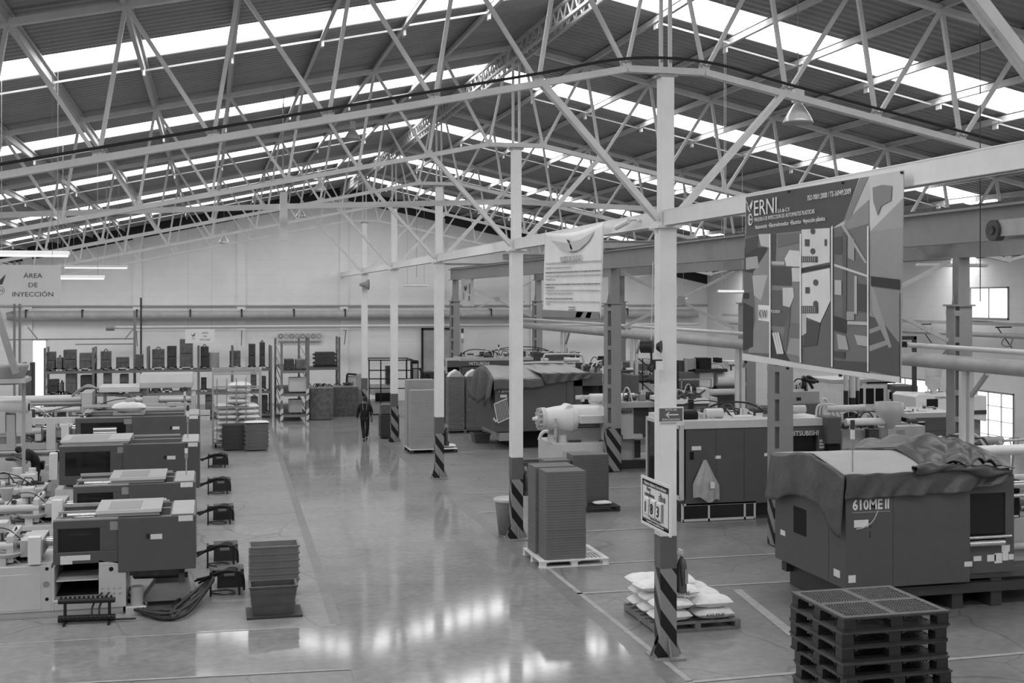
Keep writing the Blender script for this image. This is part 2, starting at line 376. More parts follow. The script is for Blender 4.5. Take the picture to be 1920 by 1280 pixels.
def column():
    c = thing('steel_column', 'x', 'column', (XC, FR[0], 0), 0, 'striped centre columns'); a = .135
    obj('shaft', MB().box(-a,-a,1.9,a,a,6.68), M_col, c, bev=.008)
    obj('painted_band', MB().box(-a,-a,1.40,a,a,1.9), M_band, c)
    obj('striped_foot', MB().box(-a,-a,.03,a,a,1.40), M_stripe, c, label='foot with black diagonal stripes')
    gp = MB()
    for s in (-1,1):
        gp.prism([(s*a,.03),(s*(a+.13),.03),(s*a,.36)],'y',-.01,.01); gp.prism([(s*a,.03),(s*(a+.13),.03),(s*a,.36)],'x',-.01,.01)
    gp.prism([(-a,.03),(-a-.14,.03),(-a,.36)],'y',-a,-a+.02); gp.prism([(a,.03),(a+.05,.03),(a,.2)],'y',-a,-a+.02)
    obj('gusset', gp, M_stripe, c)
    obj('base_plate', MB().box(-.25,-.25,0,.25,.25,.03), M_mid, c)
    obj('cap_plate', MB().box(-.2,-.2,6.68,.2,.2,6.72).prism([(-a,6.6),(-a-.06,6.68),(a+.06,6.68),(a,6.6)],'y',-.02,.02), M_col, c)
    up = MB(); b = .085
    for s in (-1,1): up.box(s*b-.02,-.1,6.72,s*b+.02,.1,9.05)
    up.box(-b,-.012,6.72,b,.012,9.05); up.box(-b-.02,-.105,6.72,b+.02,-.085,9.05)
    obj('upper_post', up, M_col, c)
    for s in (-1,1): obj('ridge_strut', MB().box(s*.075-.025,-.03,9.05,s*.075+.025,.03,11.38), M_truss, c)
    obj('head_plate', MB().box(-.16,-.12,9.03,.16,.12,9.07), M_mid, c)
    for s in (-1,1):
        br = MB(); p = V(s*.12,0,6.82); q = V(s*2.0,0,8.86)
        for dy in (-.05,.05): br.bar(p+V(0,dy,0), q+V(0,dy,0), .04, .095)
        for f in (.2,.4,.6,.8): r = p.lerp(q, f); br.bar(r+V(0,0,.0), r+(q-p).normalized()*.09, .06,.06)
        obj('knee_brace', br, M_truss, c)
    return c
C0 = column()
cl = ['white column before the near edge, top right of the picture','white column with the day counter sign and left arrow sign','white striped column beside the tall dark cardboard stack','white striped column with a fire extinguisher, third from the camera',
      'white striped column behind the pale carton stack','farthest white column, with a horn speaker near its top']
for i, y in enumerate(FR):
    if i == 0: C0['label'] = cl[0]
    else: dup(C0, (XC,y,0), cl[i])
bl = ['long white beam from the near column to the top right corner, carrying the machine photo banner','white beam between first and second column, carrying the white policy banner','white beam between second and third column',
      'white beam between third and fourth column','white beam between fourth and fifth column','white beam from the fifth column to the gable wall']
ys = FR+[YB]
for i in range(6):
    y0 = ys[i]+.14; y1 = ys[i+1]-(.14 if i < 5 else .13)
    m = MB().box(-.02, y0, 6.72, .02, y1, 6.96).box(-.09, y0, 6.72, .09, y1, 6.735).box(-.09, y0, 6.945, .09, y1, 6.96)
    m.box(-.085, y0, 6.735, -.075, y1, 6.945)
    o = single('column_tie_beam', m, M_col, bl[i], 'beam', 'beams along the column row', loc=(XC,0,0))
# ---------------- crane runways ----------------
def crane_col(x, y, label, rail, first=[]):
    c = thing('crane_column', label, 'column', (x,y,0), 0, 'grey crane runway columns')
    a, b = .24, .16   # along X, along Y
    f = MB().box(-a+.14,-b,1.4,a,b,5.4).box(-a,-b,1.4,-a+.03,b,5.4).box(-a+.03,-b+.04,1.4,-a+.14,b-.03,5.4, 1)
    for z in [1.45+.62*i for i in range(7)]: f.box(-a-.004,-b-.005,z,-a+.15,b+.005,z+.13)
    obj('shaft', f, [M_crane, M_band], c)
    obj('striped_foot', MB().box(-a,-b,.02,a,b,1.4), M_stripe, c, label='foot with black diagonal stripes')
    obj('bracket_plate', MB().box(-a-.06,-b-.05,5.4,a+.06,b+.05,5.44).prism([(-a+.05,5.44),(-.14,5.44),(-.14,5.75)],'y',-.02,.02).prism([(a,5.44),(.2,5.44),(.2,5.75)],'y',-.02,.02), M_crane, c)
    obj('upper_post', MB().box(-.1,-.12,5.44,-.07,.12,rail-.55).box(-.07,-.12,5.44,.2,.12,rail-.55), M_crane, c)
    return c
RAIL = 7.12
for x, y, l in ((12.55,25.3,'grey crane column between the machine photo banner and the covered machine'),(12.6,37.3,'grey crane column with striped foot right of the white policy banner'),
                (12.6,50.0,'grey crane column hidden behind the second white column'),(12.6,63.4,'farthest grey crane column of the left runway, by the small white banner'),
                (17.15,25.3,'grey crane column at the right, in front of the daylit window'),(17.3,37.3,'grey crane column just left of the one under the machine photo banner'),
                (17.2,50.0,'grey crane column just right of the one beside the policy banner'),(17.15,63.4,'farthest grey crane column of the right runway, under the policy banner')):
    crane_col(x, y, l, RAIL)
for x, l in ((12.55,'long grey crane girder of the left runway, behind the banners'),(17.2,'long grey crane girder of the right runway')):
    g = thing('crane_girder', l, 'beam', (x,0,0), 0, 'crane runway girders')
    y0, y1 = 12.5, 64.2
    obj('web', MB().box(-.02,y0,6.57,.06,y1,RAIL-.04), M_crane, g)
    obj('flange', MB().box(-.16,y0,RAIL-.04,.2,y1,RAIL), M_crane, g); obj('flange', MB().box(-.13,y0,6.54,.17,y1,6.57), M_crane, g)
    obj('rail', MB().box(-.03,y0,RAIL,.04,y1,RAIL+.06), M_iron, g)
for y, l in ((25.2,'near'),(37.2,'second'),(63.3,'farthest')):
    x0, x1 = 12.95, 16.85
    xb = thing('cross_brace', 'X of slim grey struts between the %s pair of crane columns' % l, 'brace', (0,y,0), 0, 'cross braces')
    zz = (4.9, 6.4)
    obj('strut', MB().bar((x0,-.03,4.65),(x1-.05,-.03,6.45),.05,.09), M_steelp, xb)
    obj('strut', MB().bar((x0,.03,6.4),(x1-.05,.03,4.6),.05,.09), M_steelp, xb)
    obj('gusset', MB().box((x0+x1)/2-.13,-.07,5.4,(x0+x1)/2+.13,-.05,5.66), M_mid, xb)
for y in (25.3,37.3,50.0,63.4):
    single('crane_tie_beam', MB().box(12.0,y-.12,RAIL+.07,18.3,y+.12,RAIL+.1).box(12.0,y-.02,RAIL+.1,18.3,y+.02,RAIL+.3).box(12.0,y-.12,RAIL+.3,18.3,y+.12,RAIL+.33), M_steelp,
           'grey I beam lying across both crane girders, %s from the camera' % {25.3:'nearest',37.3:'second',50.0:'third',63.4:'farthest'}[y], 'beam', 'crane cross beams')
# ================= RIGHT SIDE OF THE AISLE =================
# ---------------- stack of black plastic pallets in the foreground ----------------
def pallet_deck(mb, w, d, z, th=.022, nx=13, ny=13, border=.07, bar=.014):
    mb.box(0,0,z,w,border,z+th).box(0,d-border,z,w,d,z+th).box(0,border,z,border,d-border,z+th).box(w-border,border,z,w,d-border,z+th)
    mb.box(w/2-.04,border,z,w/2+.04,d-border,z+th).box(border,d/2-.04,z,w-border,d/2+.04,z+th)
    for i in range(1,nx):
        x = border+(w-2*border)*i/nx; mb.box(x-bar/2,border,z+.002,x+bar/2,d-border,z+th-.002)
    for j in range(1,ny):
        y = border+(d-2*border)*j/ny; mb.box(border,y-bar/2,z+.002,w-border,y+bar/2,z+th-.002)
    return mb
def pallet_feet(w, d, h, fw=.15):
    m = MB()
    for x in (0, w/2-fw/2, w-fw):
        for y in (0, d/2-fw/2, d-fw):
            m.box(x+.01, y+.01, .02, x+fw-.01, y+fw-.01, h-.02)
    for y in (0, d/2-fw/2, d-fw): m.box(0,y,0,w,y+fw,.022)
    # arched skirts between the feet
    for y in (.0, d-.012):
        for x0 in (fw, w/2+fw/2):
            x1 = x0+w/2-fw*1.5; m.prism([(x0,h-.02),(x0,h-.05),(x0+.05,h-.03),(x1-.05,h-.03),(x1,h-.05),(x1,h-.02)],'y',y,y+.012)
    for x in (.0, w-.012):
        for y0 in (fw, d/2+fw/2):
            y1 = y0+d/2-fw*1.5; m.prism([(y0,h-.02),(y0,h-.05),(y0+.05,h-.03),(y1-.05,h-.03),(y1,h-.05),(y1,h-.02)],'x',x,x+.012)
    return m
M_plas = gm('black recycled plastic', 40, .42, var=.2, scale=9)
M_plasd = gm('grey scuffed plastic deck', 66, .5, var=.25, scale=12)
PW, PD, PH = 1.2, 1.13, .150
pal = thing('plastic_pallet', 'x', 'pallet', (6.13,10.97,0), 0, 'black plastic pallets in the foreground stack')
obj('deck', pallet_deck(MB(), PW, PD, PH-.022, nx=34, ny=12, bar=.012), M_plasd, pal)
obj('feet', pallet_feet(PW, PD, PH), M_plas, pal)
NP = 16
for i in range(NP):
    k = NP-1-i
    lb = 'black plastic pallet, topmost of the stack in the right foreground' if k == 0 else ('black plastic pallet at the bottom of the tall foreground stack' if i == 0 else 'black plastic pallet, %s below the top of the foreground stack' % (['','one','two','three','four','five','six','seven','eight','nine','ten','eleven','twelve','thirteen','fourteen','fifteen'][k]))
    dx, dy = ((0,0) if k == 0 else (random.uniform(-.03,.03), random.uniform(-.03,.03)))
    if i == 0: pal['label'] = lb; continue
    dup(pal, (6.13+dx, 10.97+dy, i*PH+.0005*i), lb)
# ---------------- generic bits ----------------
def light_tower(x, y, z, h, label, parent=None, r=.035):
    t = parent or thing('signal_tower', label, 'signal light', (x,y,z))
    ox, oy, oz = (x,y,z) if parent else (0,0,0)
    sub = obj('signal_tower', MB().cyl((ox,oy,oz),(ox,oy,oz+h*.5),.014), M_steelp, t) if parent else obj('pole', MB().cyl((0,0,0),(0,0,h*.5),.014), M_steelp, t)
    for i, v in enumerate((M_mid, M_sticker, M_darker)):
        z0 = oz+h*.5+i*h*.165; obj('lamp_segment', MB().cyl((ox,oy,z0),(ox,oy,z0+h*.15),r), v, sub if parent else t)
    return t
def sticker(parent, x, y, z, w, h, m=None, face='f', label=None, name='sticker'):
    mb = MB().box(x,y-.004,z,x+w,y,z+h) if face == 'f' else MB().box(x-.004,y,z,x,y+w,z+h)
    return obj(name, mb, m or M_sticker, parent, label=label)
# ---------------- machine with 610 badge ----------------
A = thing('molding_machine', 'dark grey injection machine badged 610ME with a tarpaulin thrown over its top', 'machine', (10.77,19.2,0), 0, 'injection molding machines')
D = 2.75
obj('guard_housing', MB().box(0,0,.5,2.47,D,2.48), M_dark, A, bev=.015)
obj('panel_seam', MB().box(.92,-.004,.55,.925,0,2.2).box(-.004,.6,.55,0,.605,2.0), M_darker, A)
h2 = MB(); h2.box(2.48,.12,.62,2.55,D-.1,2.38).box(3.28,.12,.62,3.46,D-.1,2.38).box(2.55,.12,2.06,3.28,D-.1,2.38).box(2.55,.12,.62,3.28,.5,1.2).box(2.55,D-.2,.62,3.28,D-.1,2.38)
obj('clamp_housing', h2, M_dark, A)
obj('window_glass', MB().box(2.55,.14,1.2,3.28,.15,2.06), M_glass, A, label='dark tinted guard window')
obj('platen', MB().box(2.62,.8,.9,2.72,2.0,1.95).box(3.1,.8,.9,3.25,2.0,1.95), M_iron, A)
obj('guard_rail', MB().cyl((2.47,.05,1.17),(3.2,.05,1.17),.055).cyl((2.47,.05,1.28),(3.35,.05,1.28),.03), M_chrome, A, label='bright steel rail below the window')
for z in (1.62,): obj('tie_bar', MB().cyl((2.55,.5,z),(3.1,.5,z),.05), M_chrome, A)
sk = MB()
for x in (.25,1.1,2.2,3.0): sk.box(x,.15,0.0,x+.22,D-.15,.5)
sk.box(.1,.1,.28,6,.3,.45).box(.1,D-.3,.28,6,D-.1,.45)
obj('skid', sk, M_darker, A)
obj('bed', MB().box(2.4,.2,.5,6.2,D-.2,.7), M_dark, A, bev=.01)
inj = MB().box(3.7,.5,.7,5.4,2.2,1.5).cyl((3.46,1.3,1.75),(5.8,1.3,1.75),.17).cyl((3.46,.75,2.0),(5.0,.75,2.0),.09).cyl((3.46,1.9,2.0),(5.0,1.9,2.0),.09).cyl((3.5,.4,1.0),(5.2,.4,1.0),.07)
obj('injection_unit', inj, M_pale, A, bev=.01)
obj('injection_cover', MB().box(3.47,.55,.75,3.9,1.6,2.2), M_blk, A)
obj('tie_bar', MB().cyl((3.4,.35,2.15),(5.2,.35,2.15),.07).cyl((3.4,.35,1.95),(5.2,.35,1.95),.04), M_chrome, A)
obj('vent', MB().box(-.006,1.45,1.15,0,1.95,1.65), M_blk, A, label='square black vent opening')
for x,y,z,w,h,f in ((.16,0,1.58,.28,.13,'f'),(2.35,0,.78,.16,.09,'f'),(.05,0,.62,.14,.13,'f'),(0,2.3,1.0,.2,.1,'s'),(0,.2,.66,.22,.13,'s')): sticker(A,x,y,z,w,h,face=f)
for x,z,w,h in ((2.62,.84,.16,.09),(2.9,.82,.18,.12),(3.05,.78,.16,.18),(3.22,.82,.12,.16),(3.2,.98,.17,.12),(3.35,.83,.1,.1)): sticker(A,x,.12,z,w,h)
lettering('610ME', .25, (.42,-.006,1.965), FRONT, M_sticker, A, sx=.85, label='white 610ME badge', bold=.006)
lettering('II', .24, (.80,-.006,1.965), FRONT, M_sticker, A, sx=.8, bold=.008)
obj('badge_line', MB().box(.12,-.006,1.835,.86,0,1.85), M_mid, A)
sw = MB().tube([(.62,-.008,1.86),(.52,-.008,1.68),(.36,-.008,1.58),(.2,-.008,1.55)],.012,6); obj('badge_swoosh', sw, M_pale, A)
lettering('2', .16, (.47,-.006,1.62), FRONT, M_darker, A); lettering('1', .16, (.47,-.006,1.44), FRONT, M_darker, A)
light_tower(.2,.12,2.42,1.05,'',A,.04)
# tarpaulin: draped sheet with folds, top ridge, hanging front and side
def cloth_grid(fn, nu, nv, th=.012):
    mb = MB(); vs = [Vector(fn(i/nu, j/nv)) for j in range(nv+1) for i in range(nu+1)]
    fs = [(j*(nu+1)+i, j*(nu+1)+i+1, (j+1)*(nu+1)+i+1, (j+1)*(nu+1)+i) for j in range(nv) for i in range(nu)]
    return mb.add(vs, fs, 0, True)
def solid(o, th=.012):
    s = o.modifiers.new('thickness', 'SOLIDIFY'); s.thickness = th; s.offset = 0; return o
tarp = thing('tarpaulin', 'dark vinyl tarpaulin with a pale top draped over the 610ME machine', 'tarpaulin', (10.77,19.2,0), 0)
def smooth(a): a = min(1, max(0, a)); return a*a*(3-2*a)
def topz(x, y):
    return 2.50+.25*max(0, min(1, y/1.15)) if y < 1.15 else 2.75-.2*min(1, (y-1.15)/(D-1.15))
t1 = cloth_grid(lambda u,v: (-.03+u*2.15, -.03+v*(D+.06), topz(u,v*D)+.01*math.sin(u*9)*math.sin(v*7)), 24, 20)
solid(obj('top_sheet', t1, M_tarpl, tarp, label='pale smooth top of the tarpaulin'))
def frontdrop(u, v):
    x = -.04+u*3.25; zt = 2.52; drop = .43-.05*smooth(u)-.14*smooth((x-2.2)/1.0)
    a = v; return (x+.02*math.sin(v*5+u*20), -.05-.035*v-(.03+.05*smooth(u*1.6-.5))*math.sin(u*26+v*3)*v-.025*math.sin(u*61+v*6)*v*v, zt-a*drop+.01*math.sin(u*40))
solid(obj('front_drape', cloth_grid(frontdrop, 90, 14), M_tarp, tarp))
def sidedrop(u, v):
    y = -.05+u*(D+.1); zt = topz(0, y)+.0; drop = .80+.28*(1-smooth(y/.9))+.08*smooth((y-1.9)/.5)
    out = .05+.06*v+.07*v*math.sin(u*9.5+.6)**2+.10*v*math.exp(-((y-2.6)/.25)**2)
    return (-out, y, zt-v*drop+.02*math.sin(u*13))
solid(obj('side_drape', cloth_grid(sidedrop, 50, 14), M_tarp, tarp))
def heap(u, v):
    x = 1.55+u*1.75+.12*math.sin(v*6); y = -.12+v*(D+.2)
    e = math.sin(math.pi*min(1,u*1.02))*.9+.1
    z = topz(0, v*(D+.2)-.12)+.02+e*(.03+.13*abs(math.sin(u*7+v*8+2*math.sin(v*5)))+.09*abs(math.sin(u*15-v*10+math.sin(u*9)))+.05*math.sin(v*3)**2)
    return (x, y, z)
solid(obj('crumpled_folds', cloth_grid(heap, 60, 50), M_tarp, tarp, label='crumpled heap of folds at the right end'))
def roll(u, v):
    a = v*2*math.pi; x = 1.3+u*1.95; r = .07+.03*math.sin(u*11)+.02*math.sin(3*a+u*20)
    return (x, -.08+r*math.cos(a)*1.2+.0*u, 2.56-.06*u+.05*math.sin(u*5)+r*math.sin(a))
solid(obj('fold_roll', cloth_grid(roll, 50, 14), M_tarp, tarp))
# ---------------- white sacks on a wooden pallet ----------------
M_wood = gm('worn pallet wood', 104, .8, var=.2, scale=7)
def wood_pallet(name, label, x, y, w, d, m, rz=0, group=None, h=.14):
    t = thing(name, label, 'pallet', (x,y,0), rz, group)
    for i in range(7): obj('deck_board', MB().box(0,i*(d-.11)/6,h-.025,w,i*(d-.11)/6+.1,h), m, t)
    for x0 in (0, w/2-.05, w-.1): obj('stringer', MB().box(x0,0,.025,x0+.1,d,h-.025), m, t)
    for y0 in (0, d/2-.05, d-.1): obj('bottom_board', MB().box(0,y0,0,w,y0+.1,.025), m, t)
    return t
wp = wood_pallet('wooden_pallet','worn wooden pallet carrying the white sacks beside the near column',7.2,19.12,1.55,1.55,M_wood)
def sack(w=.72, d=.46, h=.19, seed=0):
    r = random.Random(seed); ph = [r.uniform(0,6) for _ in range(4)]; nu, nv = 22, 14; mb = MB(); vs = []
    for side in (1,-1):
        for j in range(nv+1):
            for i in range(nu+1):
                a = -1+2*i/nu; b = -1+2*j/nv
                hh = (1-abs(a)**3.2)**.6*(1-abs(b)**3)**.6 if abs(a) < 1 and abs(b) < 1 else 0
                x = a*w/2*(1-.05*b*b); y = b*d/2*(1-.06*a*a)
                z = h/2+side*hh*h/2*(1+.07*math.sin(5*a+ph[0])*math.cos(4*b+ph[1])+.04*math.sin(13*a+ph[2]+5*b))
                vs.append((x,y,z))
    n = (nu+1)*(nv+1); fs = []
    for s in (0,1):
        for j in range(nv):
            for i in range(nu):
                q = [s*n+j*(nu+1)+i, s*n+j*(nu+1)+i+1, s*n+(j+1)*(nu+1)+i+1, s*n+(j+1)*(nu+1)+i]; fs.append(q if s == 0 else q[::-1])
    return mb.add(vs, fs, 0, True)
sk0 = [sack(seed=i).mesh('sack') for i in range(4)]
for m in sk0: m.materials.append(M_bag)
spots = []
for lay, z in ((0,.14),(1,.33)):
    for i, (x,y) in enumerate(((.36,.25),(1.12,.25),(.36,.77),(1.12,.77),(.36,1.27),(1.12,1.27))): spots.append((x+.02*lay*(-1)**i, y, z, (i % 2)*math.pi+random.uniform(-.06,.06), lay, i))
spots += [(.3,.8,.52,.1,2,0),(.9,1.15,.52,1.5,2,1),(.32,1.28,.52,.0,2,2),(.55,.35,.52,-.1,2,3)]
pos = ['front left','front right','middle left','middle right','rear left','rear right']; ln = ['bottom','middle']
tp = ['top layer at the left edge','top layer turned crosswise at the back','top layer at the rear left corner','top layer at the front, behind the column foot']
for j, (x,y,z,r,lay,i) in enumerate(spots):
    lb = 'full white plastic granule sack, %s' % (('%s layer, %s of the pallet' % (ln[lay], pos[i])) if lay < 2 else tp[i])
    o = bpy.data.objects.new('sack', sk0[j % 4]); COL.objects.link(o); o.location = (7.2+x, 19.12+y, z+.002); o.rotation_euler = (0,0,r)
    tag(o, lb, 'sack', 'white sacks on the pallet by the near column')
    if (lay, i) in ((0,1),(2,3)):
        lt = lettering('AXLENE', .085, (0,0,0), FRONT, M_dark, o, label='black AXLENE print', sx=1.1); lt.matrix_parent_inverse = Matrix()
        c = -1 if abs(r) < 1 else 1
        lt.location = (.02*c, c*.232, .085); lt.rotation_euler = (math.pi/2,0,0 if c < 0 else math.pi)
# ---------------- fire extinguishers ----------------
M_ext = gm('red extinguisher paint', 74, .3, var=.03)
ex = thing('fire_extinguisher', 'x', 'fire extinguisher', (7.15,17.8,.0))
obj('cylinder', MB().lathe((0,0,1.0),[(.0,0),(.075,.0),(.08,.02),(.08,.42),(.06,.5),(.03,.54),(.03,.56),(0,.56)]), M_ext, ex)
obj('valve', MB().cyl((0,0,1.56),(0,0,1.6),.022).box(-.02,-.03,1.6,.02,.1,1.63).box(-.015,-.02,1.64,.015,.12,1.66).cyl((0,-.05,1.59),(0,-.02,1.59),.025), M_chrome, ex)
obj('hose', MB().tube([(0,-.02,1.58),(-.06,-.1,1.5),(-.05,-.105,1.3),(-.03,-.1,1.12)],.012), M_black, ex)
obj('hook', MB().box(-.1,-.02,1.48,-.07,.02,1.6), M_mid, ex)
sticker(ex, .02,-.088,1.15,.05,.22, M_mid, label='instruction label')
ex['label'] = 'fire extinguisher hung on the near column, above the white sacks'
for y, l in ((27.4,'fire extinguisher behind the second column, left of the cardboard stack'),(37.2,'fire extinguisher on the third column, by the pale carton stack')):
    dup(ex, (7.14,y,0), l)
# ---------------- signs on the near column ----------------
sg = thing('day_counter_sign', 'white accident free day counter board reading 183 on the near column', 'sign', (6.69,17.05,2.02))
obj('board', MB().box(-.02,0,0,0,1.28,.76), M_sticker, sg)
bd = MB()
for a,b,c,d in ((.07,.05,1.21,.075),(.07,.70,1.21,.715),(.07,.05,.085,.715),(1.195,.05,1.21,.715)): bd.box(-.024,a,b,-.02,c,d)
bd.box(-.024,.07,.625,-.02,1.21,.715).box(-.024,.07,.05,-.02,1.21,.11)
obj('border', bd, M_darker, sg)
def lf(s, size, y, z, m, sx=1.0, name='lettering'): return lettering(s, size, (-.026,y,z), LEFTF, m, sg, sx=sx, name=name, ext=.002)
lf('Nuestro objetivo: Cero accidentes', .07, .64, .668, M_sticker, .95); lf('Hoy', .1, .92, .585, M_darker, 1.0); lf('cumplimos', .1, .88, .50, M_darker, 1.0)
lf('ERNI', .12, .34, .505, M_dark, 1.1); lf('DIAS SIN ACCIDENTES', .045, .62, .142, M_dark); lf('La seguridad es responsabilidad de todos', .045, .64, .08, M_sticker)
obj('bird_emblem', MB().prism([(.44,.60),(.40,.585),(.37,.56),(.41,.53),(.40,.57)],'x',-.026,-.02), M_blk, sg)
for i, ch in enumerate('183'):
    y0 = .86-i*.27
    c = obj('number_card', MB().prism([(-.03,.16),(-.06,.20),(-.045,.43),(-.02,.45),(-.02,.16)],'y',y0,y0+.22), M_white, sg)
    lettering(ch, .24, (-.064,y0+.11,.30), (math.pi/2,0,-math.pi/2), M_blk, c, ext=.003, label='number %s' % ch)
    obj('card_edge', MB().box(-.05,y0-.03,.16,-.02,y0-.005,.44), M_mid, sg)
es = thing('evacuation_sign', 'small grey evacuation route sign with a left arrow on the near column', 'sign', (6.92,17.70,0))
e0 = onY(1233,763,17.7); e1 = onY(1281,791,17.7); ex0, ex1 = e0[0]-6.92, e1[0]-6.92; ez1, ez0 = e0[1], e1[1]; xm = (ex0+ex1)/2; zm = (ez0+ez1)/2
obj('board', MB().box(ex0,-.02,ez0,ex1,-.0,ez1), M_white, es, bev=.006); obj('field', MB().box(ex0+.02,-.024,ez0+.02,ex1-.02,-.02,ez1-.02), M_band, es)
lettering('RUTA DE', .045, (xm,-.026,ez1-.045), FRONT, M_sticker, es); lettering('EVACUACION', .045, (xm,-.026,ez0+.045), FRONT, M_sticker, es)
obj('arrow', MB().box(xm-.08,-.028,zm-.008,xm+.12,-.024,zm+.008).bar((xm-.085,-.026,zm),(xm-.03,-.026,zm+.04),.004,.014).bar((xm-.085,-.026,zm),(xm-.03,-.026,zm-.04),.004,.014), M_sticker, es)
# ---------------- cardboard stacks ----------------
def carton_stack(name, label, x, y, w, d, z0, h, m, group, step=.055):
    mb = MB(); n = max(1, int(h/step)); r = random.Random(int(x*100))
    for i in range(n):
        j = r.uniform(-.004,.004); mb.box(j, j, i*h/n, w+j, d+j, (i+1)*h/n-.004)
    o = single(name, mb, m, label, 'carton stack', group, loc=(x,y,z0)); return o
M_wpal = gm('white plastic pallet', 205, .45, var=.1)
wpal = thing('plastic_pallet', 'white plastic pallet under the tall dark cardboard stack', 'pallet', (6.62,24.25,0))
obj('deck', pallet_deck(MB(),1.5,1.45,.125,nx=16,ny=16,bar=.05), M_wpal, wpal); obj('feet', pallet_feet(1.5,1.45,.15), M_wpal, wpal)
wpal.rotation_euler = (0,0,.0)
carton_stack('carton_stack','tall stack of dark folded cartons, front one on the white pallet',6.78,24.35,.86,.62,.15,1.83,M_card,'dark carton stacks')
carton_stack('carton_stack','tall stack of dark folded cartons, rear one on the white pallet',6.72,24.99,.88,.64,.15,1.85,M_card,'dark carton stacks')
P2 = gnd(1087,985); wood_pallet('wooden_pallet','dark wooden pallet behind the white one, carrying low carton stacks',8.55,30.3,1.9,1.3,M_darker)
carton_stack('carton_stack','dark carton stack at the right rear of the second pallet',9.35,30.95,1.0,.6,.14,1.28,M_card,'dark carton stacks')
carton_stack('carton_stack','dark carton stack at the left rear of the second pallet',8.6,31.0,.7,.6,.14,1.15,M_card,'dark carton stacks')
carton_stack('carton_stack','low dark carton stack at the front left of the second pallet',8.57,30.32,.98,.6,.14,.3,M_card,'dark carton stacks')
single('plastic_wrap', sack(.5,.3,.1,9), M_bag, 'crumpled white plastic sheet on the second pallet', 'plastic sheet', loc=(10.05,30.6,.142))
p3 = thing('plastic_pallet','dark pallet under the pale carton stack by the fourth column','pallet',(6.95,43.2,0))
obj('deck', pallet_deck(MB(),1.75,1.3,.125,nx=12,ny=12,bar=.05), M_wpal, p3); obj('feet', pallet_feet(1.75,1.3,.15), M_darker, p3)
carton_stack('carton_stack','tall pale carton stack, front one by the fourth column',7.0,43.3,1.1,.6,.15,2.12,M_cardl,'pale carton stacks')
carton_stack('carton_stack','tall pale carton stack, rear and taller one by the fourth column',6.98,43.95,1.0,.6,.15,2.45,M_cardl,'pale carton stacks')
single('plastic_wrap', sack(.6,.5,.12,3), M_bag, 'crumpled white plastic sheet beside the pale carton stack', 'plastic sheet', loc=(8.42,43.7,.152))
# wrapped tall stacks
for i,(x,l) in enumerate(((9.55,'left one'),(10.3,'right one'))):
    t = thing('wrapped_tray_stack','tall stack of trays wrapped in clear film, %s beside the 720 machine' % l,'tray stack',(x,49.3,0),0,'film wrapped tray stacks')
    m = MB()
    for k in range(22): m.box(0.02*(k%2),0,.16+k*.098,.62-.02*(k%2),.6,.16+k*.098+.085)
    obj('tray', m, M_dark, t)['kind'] = 'stuff'
    f = MB().prism([(-.02,.15),(.66,.15),(.64,2.3),(.55,2.42),(.32,2.55),(.1,2.42),(-.01,2.3)],'y',-.02,.62); o = obj('film_wrap', f, None or M_film, t, label='clear film gathered at the top')
    obj('film_top', MB().prism([(-.0,2.33),(.64,2.33),(.5,2.5),(.34,2.62),(.12,2.5)],'y',.05,.5), M_bag, t)
_b = M_film.node_tree.nodes['Principled BSDF']; _b.inputs['Alpha'].default_value = .35
wood_pallet('wooden_pallet','wooden pallet under the film wrapped tray stacks',9.4,49.2,1.65,.9,M_wood)
def crate(w, d, h, th=.02, ribs=3, rim=.03):
    m = MB().box(0,0,0,w,d,th).box(0,0,th,th,d,h).box(w-th,0,th,w,d,h).box(th,0,th,w-th,th,h).box(th,d-th,th,w-th,d,h)
    m.box(-rim,-rim,h-.03,w+rim,0,h).box(-rim,d,h-.03,w+rim,d+rim,h).box(-rim,0,h-.03,0,d,h).box(w,0,h-.03,w+rim,d,h)
    for i in range(ribs): z = h*(i+1)/(ribs+1); m.box(-.012,-.012,z,w+.012,0,z+.02).box(-.012,0,z,0,d,z+.02).box(w,0,z,w+.012,d,z+.02)
    m.v = [(w/2+(a-w/2)*(1-.12*(1-c/h)), d/2+(b-d/2)*(1-.12*(1-c/h)), c) for a, b, c in m.v]
    return m
M_crate = gm('grey crate plastic', 108, .45, var=.1); M_crated = gm('dark crate plastic', 74, .45, var=.15)
x, y = gnd(890,831); single('crate', crate(.62,.75,.36,ribs=1), M_crated, 'dark open crate with a label on the floor in front of the 720 machine', 'crate', loc=(x,y,0))
x, y = gnd(985,905); single('crate', crate(.72,.6,.62,ribs=2), M_crated, 'dark crate with a lid strip behind the second column', 'crate', loc=(x-.15,y,0))
# trash bin behind second column
tb = thing('trash_bin','grey round waste bin lined with a bag behind the second column','bin',(*gnd(962,1004)[:1], gnd(962,1004)[1], 0))
tb.location = (6.88,28.05,0)
obj('bin', MB().lathe((0,0,0),[(0,0),(.24,0),(.33,.8),(.35,.82),(.33,.84),(.31,.8),(.0,.78)]), M_mid, tb); obj('liner', MB().lathe((0,0,.78),[(.36,0),(.37,.05),(.33,.07),(.30,.03)]), M_pale, tb)

